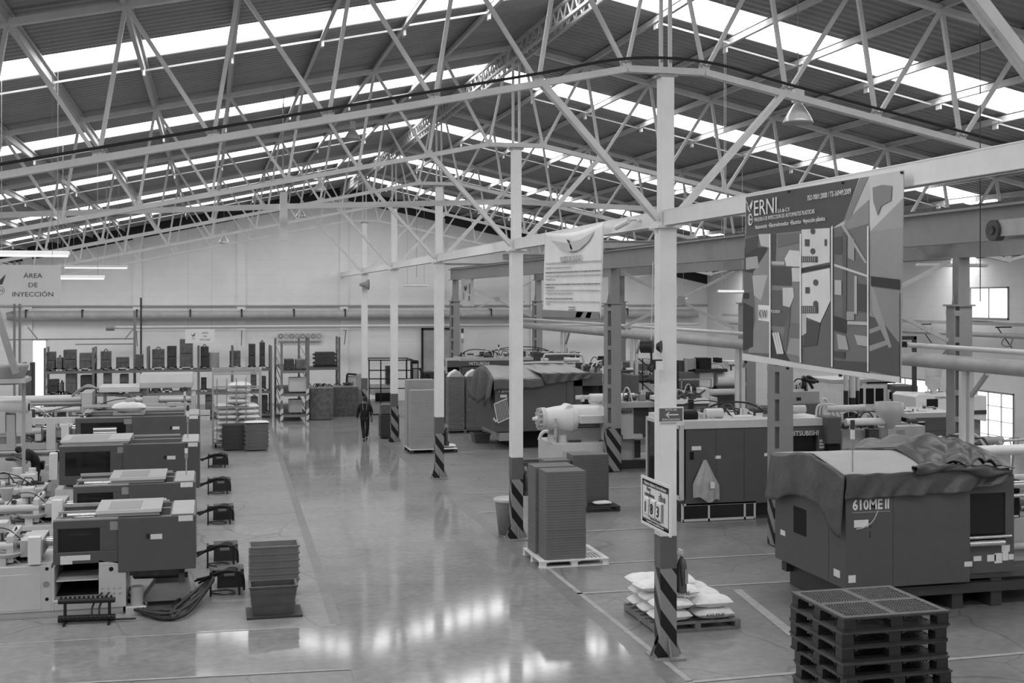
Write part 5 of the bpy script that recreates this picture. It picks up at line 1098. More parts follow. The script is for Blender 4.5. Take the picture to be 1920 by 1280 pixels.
btxt('ERNI',118,250,257,225,hs=.88); btxt('S.A de C.V.',257,328,268,215); btxt('MAQUILA DE INYECCION DE AUTOPARTES PLASTICAS',118,472,322,200,hs=1.1); btxt('Automotriz  •Electrodomestico  •Electrico  •Inyección plástica',124,534,368,225,hs=1.05); btxt('ISO-9001:2008 / TS-16949:2009',432,686,192,225,hs=1.15); btxt('KW',145,192,875,70,hs=1.1)
btxt('MITSUBISHI',212,268,860,190)
for p in ([(66,205),(80,235),(88,262),(84,240),(74,212)],[(70,232),(86,262),(92,270),(86,252)],[(98,262),(90,238),(108,200),(106,235)],[(74,250),(90,272),(98,270),(88,262)]): poly(p,220,'bird_emblem')
lg = MB(); c = cb(95,318)
for k in range(16): t0, t1 = k*math.pi/8, (k+1)*math.pi/8; lg.bar((-.028,c[0]+.062*math.cos(t0),c[1]+.07*math.sin(t0)),(-.028,c[0]+.062*math.cos(t1),c[1]+.07*math.sin(t1)),.004,.01)
obj('round_emblem', lg, GV(220), bn); btxt('E',88,102,322,220,hs=1.2)
for x,y in ((62,1150),(308,1187),(618,1228),(980,42),(316,152),(632,100)): c = cb(x,y); obj('eyelet', MB().cyl((-.03,c[0],c[1]),(-.0,c[0],c[1]),.015,n=8), M_black, bn)
# policy banner
qb = thing('policy_banner','white hanging banner titled POLITICA DE CALIDAD between the second and near column','banner',(BX,0,0))
def cq(cx, cy): return onX(cx/6.4+1000, cy/6.4+410, BX)
TL, TR, BR, BL = cq(160,165), cq(875,38), cq(830,1200), cq(132,1168)
def quadp(u, v):
    a = V(0,*TL).lerp(V(0,*TR),u); b = V(0,*BL).lerp(V(0,*BR),u); p = a.lerp(b,v); p.z -= .09*math.sin(math.pi*u)*(1-v)**2; p.x = -.03-.02*math.sin(u*8+v*2)*(1-v)*.6; return p
solid(obj('sheet', cloth_grid(lambda u,v: quadp(u,v), 30, 20), GV(200), qb), .004)
def qp(pts, v, name='print_field'): return obj(name, MB().prism([cq(*p) for p in pts],'x',-.062,-.058), GV(v), qb)
lay[0] = 0
qp([(250,262),(430,290),(600,250),(770,150),(700,270),(590,370),(480,405),(360,370)],165); qp([(135,1092),(825,1117),(825,1195),(135,1163)],108); qp([(560,1115),(640,1120),(600,1185),(540,1182)],140); qp([(690,1120),(740,1122),(720,1190),(660,1188)],140)
qp([(432,245),(470,262),(475,300),(452,285)],50,'bird_emblem'); qp([(468,300),(480,298),(505,360),(495,378),(478,350)],150); qp([(468,392),(552,388),(552,394),(468,398)],90)
def qt(s, x0, x1, y, v, hs=1.0, sl=.1):
    a = cq(x0,y+(x1-x0)*sl/2); b = cq(x1,y-(x1-x0)*sl/2); w = abs(b[0]-a[0]); o = lettering(s,1.0,(0,0,0),LEFTF,GV(v),qb,ext=.001); xs = [q.co.x for q in o.data.vertices]; k = w/(max(xs)-min(xs))
    for q in o.data.vertices: q.co.x *= k; q.co.y *= k*hs
    o.location = (-.07,(a[0]+b[0])/2,(a[1]+b[1])/2)
qt('POLITICA DE CALIDAD',366,612,485,100,1.25); qp([(364,520),(604,498),(604,502),(364,524)],100,'underline')
r = random.Random(3)
for y0,x1,v,sl in ((540,850,150,.09),(592,480,150,.06),(648,845,110,.07),(690,850,150,.05),(728,290,150,.0),(790,840,105,.03),(826,285,110,0),(860,835,150,.0),(895,510,150,0),(958,505,110,0),(995,830,150,-.01),(1020,230,150,0),(1062,535,100,0),(1092,528,100,0)):
    x = 180 if y0 < 1050 else 455; m = MB()
    while x < x1:
        w = r.uniform(14,44); yy = y0-(x-180)*sl*.6; a = cq(x,yy-7); b = cq(min(x+w,x1),yy+7); m.box(-.062,a[0],b[1],-.059,b[0],a[1]); x += w+7
    obj('text_line', m, GV(v), qb, label='fine print line')
obj('tie_cord', MB().tube([(-.02,TL[0],TL[1]),(.0,TL[0]+.05,TL[1]+.05)],.006).tube([(-.02,TR[0],TR[1]),(.0,TR[0]-.03,TR[1]+.05)],.006), M_white, qb)
nb = thing('company_banner','small narrow white banner hanging from the crane girder by the farthest crane column','banner',(12.3,58.7,0),math.radians(-8))
obj('sheet', cloth_grid(lambda u,v:(-.3+.6*u+.05*v, .03*math.sin(5*u+2*v), 6.6-1.42*v-.1*math.sin(math.pi*u)*(1-v)),10,14), GV(190), nb); obj('bird_emblem', MB().prism([(-.18,6.25),(-.1,6.1),(-.02,6.25),(-.05,5.95),(-.12,5.95)],'y',-.06,-.05), GV(60), nb)
obj('text_line', MB().box(-.2,-.06,5.5,-.16,-.05,5.85).box(.05,-.06,5.45,.12,-.05,5.7).box(.08,-.06,5.8,.14,-.05,6.3), GV(120), nb)
# area signs hung over the left side
def area_sign(x, y, z, w, h, lines, label, hang=2.0):
    t = thing('area_sign', label, 'sign', (x,y,z)); obj('board', MB().box(-w/2,-.01,-h/2,w/2,.01,h/2), GV(218), t)
    for i, s in enumerate(lines): lettering(s, h*.17, (w*.17,-.014,h*.22-i*h*.24), FRONT, GV(80), t, sx=1.1, ext=.002)
    obj('bird_emblem', MB().prism([(-w*.31,h*.2),(-w*.25,h*.05),(-w*.15,h*.26),(-w*.19,-.0),(-w*.26,-h*.02)],'y',-.014,-.01), GV(70), t)
    m = MB()
    for k in range(14): a, b = k*math.pi/7, (k+1)*math.pi/7; m.bar((-w*.22+h*.11*math.cos(a),-.012,-h*.16+h*.1*math.sin(a)),(-w*.22+h*.11*math.cos(b),-.012,-h*.16+h*.1*math.sin(b)),.004,.006)
    obj('round_emblem', m, GV(110), t); lettering('EN', h*.12, (-w*.22,-.014,-h*.16), FRONT, GV(110), t, ext=.002)
    for s in (-1,1): obj('cord', MB().cyl((s*w*.4,0,h/2),(s*w*.4,0,hang),.004,n=6), M_mid, t)
a = onY(35,533,20.0); area_sign(a[0],20.0,a[1],1.22,.6,['ÁREA','DE','INYECCIÓN'],'white hanging area sign reading ÁREA DE INYECCIÓN at the left edge',3.9)
a = onY(375,630,57.0); area_sign(a[0],57.0,a[1],1.3,.64,['ÁREA','DE','MOLDES'],'white hanging area sign reading ÁREA DE MOLDES over the far rack',4.9)
sf = thing('safety_pictogram_strip','row of eight round safety pictograms on the back wall above the end racks','sign',(0,0,0)); Y = YB-.16
for k in range(8):
    c = pt(526.5+10.2*k,630,Y); obj('pictogram', MB().cyl(c+V(0,.02,0),c,.13,n=16), (M_mid,M_steelp)[k%2], sf); obj('caption', MB().box(c.x-.12,Y,c.z-.3,c.x+.12,Y+.02,c.z-.24), M_mid, sf); obj('pictogram_symbol', MB().cyl(c,c+V(0,-.01,0),.06,n=8), M_cream, sf)
obj('backing', MB().box(pt(520,640,Y).x,Y+.02,pt(520,640,Y).z-.02,pt(604,640,Y).x,Y+.04,pt(600,624,Y).z), M_cream, sf)
# ---------------- lamps ----------------
def bell_lamp(u, v, Y, label):
    a = onY(u, v, Y); zt = Hroof(a[0])-.03-a[1]
    t = thing('high_bay_lamp', label, 'lamp', (a[0],Y,a[1]),0,'high bay lamps')
    obj('reflector', MB().lathe((0,0,0),[(.235,0),(.24,.03),(.21,.1),(.15,.2),(.08,.3),(.06,.34),(.05,.34),(.07,.29),(.14,.19),(.2,.09),(.22,.03)],24), M_alu, t); obj('ballast', MB().box(-.08,-.08,.34,.08,.08,.56), M_white, t, bev=.01); obj('rim', MB().lathe((0,0,-.005),[(.23,0),(.25,0),(.25,.025),(.23,.025)],24), M_mid, t)
    obj('suspension_cable', MB().cyl((0,0,.56),(0,0,max(.7,zt)),.008,n=6), M_mid, t)
bell_lamp(1496,231,18.2,'bright metal bell lamp hanging near the photo banner'); bell_lamp(661,262,36.5,'bell lamp hanging left of the roof ridge'); bell_lamp(600,358,45.5,'bell lamp hanging low left of the ridge near the far gable')
bell_lamp(564,407,56.5,'bell lamp by the white vertical plate, before the gable wall'); bell_lamp(420,456,56.5,'lowest bell lamp at the left of the gable wall'); bell_lamp(598,338,52,'bell lamp near the ridge by the gable')
def tube_lamp(u0, u1, v, Y, label, lit=True):
    a = pt(u0,v,Y); b = pt(u1,v,Y); L = b.x-a.x; t = thing('tube_lamp', label, 'lamp', (a.x,Y,a.z),0,'hanging tube lamps')
    obj('housing', MB().prism([(-.09,.0),(.09,0),(.05,.07),(-.05,.07)],'x',0,L), M_white, t); 
    for y in (-.04,.04): obj('tube', MB().cyl((.03,y,-.015),(L-.03,y,-.015),.016,n=8), M_lamp if lit else M_white, t)
    for x in (.15*L,.85*L): obj('cable', MB().cyl((x,0,.07),(x,0,Hroof(a.x+x)-.03-a.z),.006,n=6), M_mid, t)
tube_lamp(-20,131,477,22,'long white tube lamp above the injection area sign'); tube_lamp(104,197,521,31,'bright white tube lamp right of the injection area sign'); tube_lamp(120,240,501,40,'long pale tube lamp just above the bright one at the left')
tube_lamp(757,802,536,56,'pale tube lamp between the third and fourth columns',False); tube_lamp(1345,1400,548,33,'tube lamp left of the photo banner',False); tube_lamp(1250,1287,560,42,'tube lamp just right of the near column',False); tube_lamp(1720,1850,498,30,'tube lamp above the daylit window',False)
# ---------------- white trough crossing the hall, hanging plate ----------------
Y = 29.8; tp = thing('cable_trough','long white cable trough crossing the hall behind the second column','trough',(0,0,0)); tps = [pt(-60,405,Y),pt(530,387,Y),pt(964,378,Y),pt(1420,402,Y)]
for i in range(3): obj('trough_section', MB().bar(tps[i],tps[i+1],.1,.13), M_white, tp)
for u in (200,530,964,1232): p = pt(u,390,Y); obj('hanger', MB().cyl((p.x,Y,p.z-.05),(p.x,Y,Hroof(p.x)-.2),.01,n=6), M_mid, tp)
a = pt(525,360,29.4); b = pt(539,452,29.4); pl = thing('hanging_plate','white upright plate hanging in front of the gable wall','plate',(0,0,0)); obj('plate', MB().box(a.x,29.4,b.z,b.x,29.5,a.z), M_white, pl, bev=.01); obj('bracket', MB().box(a.x-.05,29.42,a.z-.05,b.x+.05,29.48,a.z+.02).cyl(((a.x+b.x)/2,29.45,a.z),((a.x+b.x)/2,29.45,Hroof(a.x)-.03),.012,n=6), M_mid, pl)
# dark cable along first truss bottom chord and drop cords
cc = MB(); cc.tube([(XC+s*t, 17.72, Hbot(abs(t))+.14) for s, t in [(-1,x) for x in (11,8.4,6.8,5.2,3.6,2,.65)]+[(1,x) for x in (.65,2,3.6,5.2,6.8,8.4)]],.022,6)
single('power_cable', cc, M_black, 'black cable running along the first truss above its lower chord', 'cable')
for (u,Y,v0,v1,r,m,l) in ((1358,19,-300,445,.006,M_cream,'pale cord hanging down right of the near column'),(1361,19.4,-300,430,.006,M_cream,'second pale cord hanging beside the first, right of the near column'),(1838,15,-300,565,.007,M_black,'thin dark cord hanging in front of the right crane girder'),(781,50,360,520,.01,M_mid,'thin cord over the pale tube lamp between columns')):
    a = pt(u,0,Y); z1 = onY(u,v1,Y)[1]; single('rope', MB().cyl((a.x,Y,z1),(a.x,Y,Hroof(a.x)-.02),r,n=6), m, l, 'cord')
# ---------------- things on the columns ----------------
sp = thing('horn_speaker','dark horn loudspeaker near the top of the farthest column','speaker',(6.9,55.75,6.2)); obj('horn', MB().cyl((-.28,-.1,0),(-.05,-.12,0),.06,.12).cyl((-.05,-.12,0),(.15,-.14,0),.12,.26), M_mid, sp); obj('mouth', MB().cyl((.151,-.14,0),(.155,-.14,0),.24), M_blk, sp)
al = thing('alarm_horn','black alarm horn with hook and cable on the left face of the near column','alarm',(6.6,17.6,4.85)); obj('horn', MB().cyl((.0,0,0),(-.16,.1,0),.1).cyl((.04,-.05,.0),(.1,-.09,0),.05,.1), M_black, al); obj('hook', MB().tube([(-.03,0,-.1),(-.03,0,-.25),(-.08,0,-.32),(-.03,0,-.38),(.02,0,-.32)],.018).box(.0,-.03,-.34,.14,.05,-.2), M_black, al); obj('cord', MB().cyl((-.03,0,.1),(.0,0,1.3),.008,n=6), M_cream, al); obj('switch_box', MB().box(.03,-.06,-.36,.15,.04,-.22), M_white, al)
sc = thing('security_camera','white security camera under the beam left of the near column','camera',(6.72,19.2,6.86)); obj('body', MB().cyl((-.05,-.3,0),(-.08,.25,-.08),.045), M_white, sc); obj('lens', MB().cyl((-.08,.25,-.08),(-.082,.27,-.083),.035), M_blk, sc); obj('mount', MB().tube([(-.05,-.25,.0),(.05,-.4,.02),(.05,-.5,-.02)],.02), M_cream, sc)
for x,y,z,l in ((6.74,46.6,3.3,'third'),(6.74,37.1,3.6,'second')): pass
tr_ = thing('crane_trolley','dark wheeled trolley hanging under the right end of the near crane girder','trolley',(12.2,0,0)); y = 20.0
c = onX(1870,432,12.2); 
obj('wheel', MB().cyl((-.1,c[0],c[1]),(.05,c[0],c[1]),.17,n=20).cyl((-.13,c[0],c[1]),(-.1,c[0],c[1]),.07), M_iron, tr_); obj('carriage', MB().box(-.05,c[0]-1.8,c[1]-.1,.02,c[0]-.1,c[1]+.16).cyl((-.12,c[0]-1.1,c[1]-.05),(.0,c[0]-1.1,c[1]-.05),.08), M_steelp, tr_)
# ---------------- ducts and pipes ----------------
dk = thing('air_duct','long round pale duct along the back wall','duct',(0,YB-.45,4.7)); obj('duct', MB().cyl((-9.6,0,0),(27.2,0,0),.24,n=20), M_steelp, dk); obj('end_cap', MB().cyl((-9.9,0,-.05),(-9.6,0,0),.2,.24), M_mid, dk)
for x in [-8.98,-6.3,-3.65,-1,1.6,4.3,7,9.6,12.3,15,17.6,20.2,22.9,25.5]: obj('bracket', MB().box(x-.04,-.26,.24,x+.04,.3,.3).box(x-.04,-.26,-.1,x+.04,-.22,.3), M_darker, dk)
pp2 = thing('water_pipe','bright pipe below the duct on the back wall','pipe',(0,YB-1.3,4.1)); obj('pipe', MB().cyl((-4.95,0,0),(27,0,0),.075,n=12).cyl((-3.5,0,-.18),(8,0,-.18),.03,n=8), M_cream, pp2); obj('end_flange', MB().cyl((-5.1,0,0),(-4.7,0,.0),.17), M_mid, pp2)
for x in (-3.65,1.6,7,12.3,17.6,22.9): obj('bracket', MB().box(x-.03,-.05,-.25,x+.03,1.15,-.2).bar((x,1.1,-1.0),(x,.3,-.25),.04), M_mid, pp2)
lo = thing('conveyor_rail','dark thin double rail hanging across the left rear of the hall','rail',(0,60,0)); a = onY(10,638,60); b = onY(250,641,60); obj('rail', MB().box(a[0],0,a[1],b[0],.15,a[1]+.06).box(onY(140,645,60)[0],.3,onY(140,645,60)[1]-.05,b[0],.4,onY(140,645,60)[1]), M_mid, lo); obj('post', MB().box(b[0],0,0,b[0]+.12,.15,5.0), M_mid, lo); obj('post', MB().box(b[0]+.3,0.1,0,b[0]+.38,.2,5.6), M_darker, lo)
obj('knee', MB().bar((b[0],.07,a[1]+.5),(b[0]-.4,.07,a[1]),.05).bar((onY(52,600,60)[0],.07,a[1]+.6),(onY(52,600,60)[0]+.45,.07,a[1]),.05), M_mid, lo)
for u in (27,37): x = onY(u,600,50)[0]; single('hanging_rod', MB().box(x-.04,49.96,0,x+.04,50.04,7.0), M_mid, 'thin upright rod below the area sign at the left, %s' % ('left one' if u == 27 else 'right one'), 'rod')
rp = thing('main_pipe','thick grey pipe running down the right side on posts beside the crane columns','pipe',(16.45,0,4.12)); obj('pipe', MB().cyl((0,13,0),(0,63.5,0),.17,n=18), M_steelp, rp); obj('thin_pipe', MB().cyl((-.05,13,.34),(-.05,63.5,.34),.06,n=10), M_cream, rp)
for y in (24.0,36.0,46.0,56.0):
    obj('post', MB().box(-.16,y-.05,-3.3,-.04,y+.05,-.17).box(.04,y-.06,-3.3,.16,y+.06,-.17), M_cream, rp); obj('post_foot', MB().box(-.17,y-.06,-4.12,-.03,y+.06,-3.3).box(.03,y-.07,-4.12,.17,y+.07,-3.3), M_black, rp); obj('diagonal', MB().bar((.1,y-.0,-.75),(.1,y-.6,-.2),.08), M_steelp, rp)
lb = MB(); c = onX(1145,608,16.2); obj('direction_label', MB().box(-.13,26.2,.28,-.12,27.6,.42), M_blk, rp); obj('direction_label', MB().box(-.18,33.0,-.08,-.175,34.2,.08), M_blk, rp)
ct = thing('cable_tray','cable tray with pipes along the right wall under the daylit window','cable tray',(XR-.5,0,4.3)); obj('tray', MB().box(-.2,14,.3,.1,62,.34).box(-.22,14,.3,-.2,62,.42), M_steelp, ct); obj('pipe', MB().cyl((-.1,14,-.05),(-.1,62,-.05),.09), M_steelp, ct); obj('pipe', MB().cyl((-.1,14,-.55),(-.1,62,-.55),.03), M_black, ct)
for y in range(18,62,5): obj('bracket', MB().box(-.25,y,.22,.4,y+.05,.27).bar((.4,y,-.5),(-.2,y,.25),.03), M_darker, ct)
obj('cable_bundle', MB().tube([(-.1,y,.38+.04*math.sin(y)) for y in range(15,62,2)],.05), M_black, ct)
obj('valve', MB().tube([(-.2,37.6,-.1),(-.3,37.6,-.35),(-.2,37.3,-.4),(-.15,37.2,-.1)],.03), M_mid, ct)
bp = thing('drain_pipe','black square bend pipe standing in front of the right wall, right of the photo banner','pipe',(0,0,0)); a = pt(1716,634,38); obj('pipe', MB().box(a.x-.06,38,0,a.x+.06,38.12,a.z+.05).box(a.x-1.3,38,a.z-.05,a.x+.06,38.12,a.z+.08), M_darker, bp)
wd = MB(); a = onX(1848,500,XR-.02)
single('black_column', MB().box(27.6,33.0,5.2,27.9,33.4,7.2), M_black, 'short black upright high on the right wall at the picture edge', 'column')
# ---------------- racks ----------------
M_rack = gm('grey rack steel', 104, .5); M_mold = gm('dark steel mould block', 62, .5, metal=.2, var=.3, scale=5); M_mold2 = gm('grey steel mould block', 96, .5, metal=.2, var=.25, scale=5)
def rack(label, x0, x1, y, dep, ups, levels, top, striped=False):
    t = thing('pallet_rack', label, 'rack', (0,0,0),0,'pallet racks')
    for x in ups:
        for yy in (y, y+dep): obj('upright', MB().box(x-.05,yy-.04,0,x+.05,yy+.04,top), M_rack, t)
        m = MB(); z = .3
        while z < top-.5: m.bar((x,y,z),(x,y+dep,z+.5),.03); z += .5
        obj('upright_lacing', m, M_rack, t)
    for z in levels:
        for yy in (y-.02, y+dep+.02): obj('shelf_beam', MB().box(x0,yy-.03,z-.12,x1,yy+.03,z), M_rack, t)
        obj('shelf_deck', MB().box(x0,y,z-.02,x1,y+dep,z), M_darker, t)
    return t
YR = 58.0
RX = [onY(u,600,YR)[0] for u in (84,175,277,372,436,508)]
rack('long far pallet rack holding dark steel moulds under the back wall duct', RX[0], RX[-1], YR, 1.2, RX, (.2,1.25,2.3), 3.35)
rows = [(2.3,[(85,102,660),(104,116,671),(117,141,656),(147,170,662),(187,207,659),(216,241,670),(252,268,665),(284,308,655),(312,331,649),(336,362,636),(375,392,650),(430,452,658),(466,480,645),(487,498,642)]),
        (1.25,[(88,108,712),(110,117,718),(121,142,701),(149,171,704),(192,208,700),(223,240,702),(283,300,701),(304,322,699),(336,352,699),(376,388,703),(470,482,700),(486,500,706)]),(.2,[(384,400,730),(470,485,745),(488,503,742)])]
where = {2.3:'top',1.25:'middle',.2:'bottom'}; n = 0; rmk = random.Random(5)
for z, L in rows:
    for i,(u0,u1,v) in enumerate(L):
        x0 = onY(u0,v,YR)[0]; x1 = onY(u1,v,YR)[0]; zt = max(z+.25, onY(u0,v,YR+.2)[1]); t = thing('mold_block','steel mould block on the %s shelf of the far rack, %s from its left end' % (where[z], (ORD+['thirteenth','fourteenth'])[i]),'mould',(x0,YR+.15,z),0,'steel moulds on the far rack'); w = x1-x0; h = zt-z-.1; m = (M_mold,M_mold2,M_iron2)[rmk.randrange(3)]
        obj('skid', MB().box(0,0,0,.12,.8,.1).box(w-.12,0,0,w,.8,.1).box(0,0,.07,w,.8,.1), M_sticker if i % 2 else M_wood, t)
        obj('lower_half', MB().box(.02,.05,.1,w-.02,.75,.1+h*.48), m, t, bev=.01); obj('upper_half', MB().box(.02,.05,.1+h*.5,w-.02,.75,.1+h), m, t, bev=.01)
        if i % 3 == 1: obj('lifting_eye', MB().tube([(w*.3,.4,.1+h),(w*.5,.4,.2+h),(w*.7,.4,.1+h)],.02), M_iron, t)
cr = onY(400,655,YR); single('film_roll', MB().cyl((cr[0],YR+.5,2.3),(cr[0],YR+.5,2.3+.75),.27,n=20), M_steelp, 'pale upright roll on the top shelf of the far rack', 'roll')
for u,l in ((382,'left'),(384,'x')):
    if l == 'x': continue
    single('paper_notice', MB().box(onY(376,707,57.9)[0],57.88,onY(376,707,57.9)[1],onY(389,707,57.9)[0],57.9,onY(376,697,57.9)[1]), M_sticker, 'white paper notice on the far rack, left of the cage trolley', 'paper')
for k,z in enumerate((.55,.8)): single('carton', MB().box(onY(374,0,57.4)[0],57.2,z-.55,onY(394,0,57.4)[0],57.7,z-.34), M_cream, 'pale flat carton beside the cage trolley, %s' % ('lower' if k == 0 else 'upper'), 'carton')
X2 = [onY(u,700,56)[0] for u in (528,566)]
rack('narrow rack seen end on with striped feet beside the aisle end', X2[0], X2[1]+.25, 56, 5.5, [X2[0],X2[1]+.25], (.3,1.25,2.3), 3.6)
for k,(z,w,h,m,l) in enumerate(((2.3,.42,.5,M_mold,'left mould on the top shelf of the end rack'),(2.3,.42,.48,M_mold2,'right mould on the top shelf of the end rack'),(1.25,.8,.7,M_cream,'pale crate on the middle shelf of the end rack'),(.3,.6,.65,M_steelp,'pale box on the bottom shelf of the end rack'))):
    t = thing('mold_block' if k < 2 else 'crate', l, 'mould' if k < 2 else 'crate', (X2[0]+.15+(.5 if k == 1 else .2 if k > 1 else 0),56.2,z)); obj('body', MB().box(0,0,.06,w,.7,h), m, t, bev=.02); obj('skid', MB().box(0,0,0,.1,.7,.06).box(w-.1,0,0,w,.7,.06), M_darker, t)
for z in (.0,.9): 
    for x in (X2[0],X2[1]+.25): single('corner_guard', MB().prism([(x-.07,z),(x+.07,z+.1),(x+.07,z+.3),(x-.07,z+.2)],'y',55.88,55.94).prism([(x-.07,z+.3),(x+.07,z+.4),(x+.07,z+.6),(x-.07,z+.5)],'y',55.88,55.94), M_cream, 'pale striped guard on the %s foot of the end rack, %s' % ('left' if x == X2[0] else 'right','low' if z == 0 else 'higher'), 'guard')
X3 = [onY(u,700,59)[0] for u in (578,636)]
rack('wide two post rack with one dark mould, left of the farthest column', X3[0], X3[1], 59, 1.2, X3, (2.25,), 3.7)
t = thing('mold_block','large dark mould with side bolts on the wide two post rack','mould',(X3[0]+.3,59.2,2.25)); obj('skid', MB().box(0,0,0,1.1,.8,.1), M_black, t); obj('body', MB().box(.08,.05,.1,1.0,.75,.72), M_mold, t, bev=.02)
for z in (.2,.42,.6): obj('side_bolt', MB().cyl((-.04,.4,z),(1.12,.4,z),.05), M_mold, t)
def container(label, u0, u1, v, Y, curved=False):
    a = pt(u0,v,Y); b = pt(u1,v,Y); t = thing('metal_container', label, 'container', (a.x,Y,0)); w = b.x-a.x
    if curved: m = MB().prism([(0,0),(w*.3,-.12),(w*.7,-.16),(w,-.1),(w,1.0),(0,1.0)],'z',.02,a.z)
    else: m = MB().box(0,0,.0,w,1.0,a.z)
    obj('body', m, M_iron2, t, bev=.01); obj('rim', MB().box(-.02,.1,a.z-.03,w+.02,1.0,a.z+.03), M_mid, t)
    sc2 = MB(); r = random.Random(int(u0))
    for k in range(12): p = V(r.uniform(.1,w-.1), r.uniform(.3,.8), a.z+.02); sc2.tube([p, p+V(r.uniform(-.2,.2),0,.15), p+V(r.uniform(-.3,.3),.1,.02)],.02,5)
    obj('scrap', sc2, M_iron, t)['kind'] = 'stuff'
container('dark rounded metal sheet container beside the end rack', 582, 624, 728, 56.3, True); container('dark square scrap container left of the walking person', 627, 672, 726, 57.6)
gv = thing('old_machine','small pale machine with a bent black handle behind the scrap container','machine',(0,0,0)); bx(gv,'body',M_cream,652,704,668,730,59.5,.6,.02); obj('handle', MB().tube([pt(650,722,59.4),pt(651,703,59.4),pt(656,701,59.4),pt(668,702,59.4)],.05), M_black, gv); bx(gv,'side_box',M_pale,668,700,684,745,59.6,.6,.02); fill_to_floor(gv,M_mid,652,684,730,59.5,.5)
wg = thing('wire_cage','black wire cage machine guard right of the farthest column','cage',(0,0,0)); f = MB(); Y = 57.5
for u in (692,714,740,762): f.bar(pt(u,675,Y),pt(u,772,Y),.05)
for v in (675,694,710,728): f.bar(pt(692,v,Y),pt(775,v,Y),.05)
for u in (692,775): a = pt(u,675,Y); b = pt(u,772,Y); f.bar(a,a+V(0,2,0),.05).bar(a+V(0,2,0),b+V(0,2,0),.05)
f.bar(pt(692,675,Y)+V(0,2,0),pt(775,675,Y)+V(0,2,0),.05); obj('frame', f, M_black, wg); bx(wg,'machine_body',M_cream,697,720,735,740,Y+.5,1.2,.02); bx(wg,'machine_opening',M_blk,704,737,734,752,Y+.4,.1); bx(wg,'machine_base',M_pale,696,752,736,775,Y+.5,1.2); bx(wg,'robot_block',M_iron,724,686,734,720,Y+.4,.4)
fk = thing('control_tower','black tall control cabinet beside the wire cage, behind the pale carton stack','cabinet',(0,0,0)); bx(fk,'body',M_blk,773,676,785,740,57,.6,.02); bx(fk,'screen',M_steelp,774,682,783,690,56.97,.03); bx(fk,'screen',M_mid,775,692,783,712,56.97,.03); fill_to_floor(fk,M_blk,773,785,738,57,.6)
mg = thing('molding_machine','far machine end with black hoses between the third column and the wire cage','machine',(0,0,0),0,IM); bx(mg,'body',M_darker,787,722,815,755,56,1.2,.05); cylX(mg,'cylinder',M_cream,786,808,722,56,.08); obj('hose', MB().tube([pt(786,690,56),pt(792,698,56),pt(790,712,56),pt(800,718,56)],.06).tube([pt(795,705,56),pt(802,700,56),pt(806,712,56)],.05), M_black, mg); bx(mg,'block',M_iron,793,697,815,712,56.2,.8,.02); fill_to_floor(mg,M_darker,787,838,750,56,1.0)
bk = thing('waste_container','dark stacked bins left of the fourth column','bin',(*gnd(730,822),0)); obj('lower_bin', MB().box(-.35,0,.05,.4,.6,.95), M_darker, bk, bev=.02); obj('upper_bin', MB().box(-.32,.05,.97,.38,.55,1.35), M_iron2, bk, bev=.02); obj('wheel', MB().cyl((-.3,0,.05),(.35,0,.05),.05), M_black, bk)
# back wall door leaf
dd = obj('door_4', MB().box(11.2,YB-.2,0,11.3,YB-.1,3.95).box(13.2,YB-.2,0,13.3,YB-.1,3.95).box(11.2,YB-.2,3.85,13.3,YB-.1,3.95), M_black, kind='structure'); obj('door_leaf', MB().box(11.3,YB-.16,0,13.2,YB-.11,3.85), M_steelp, dd)
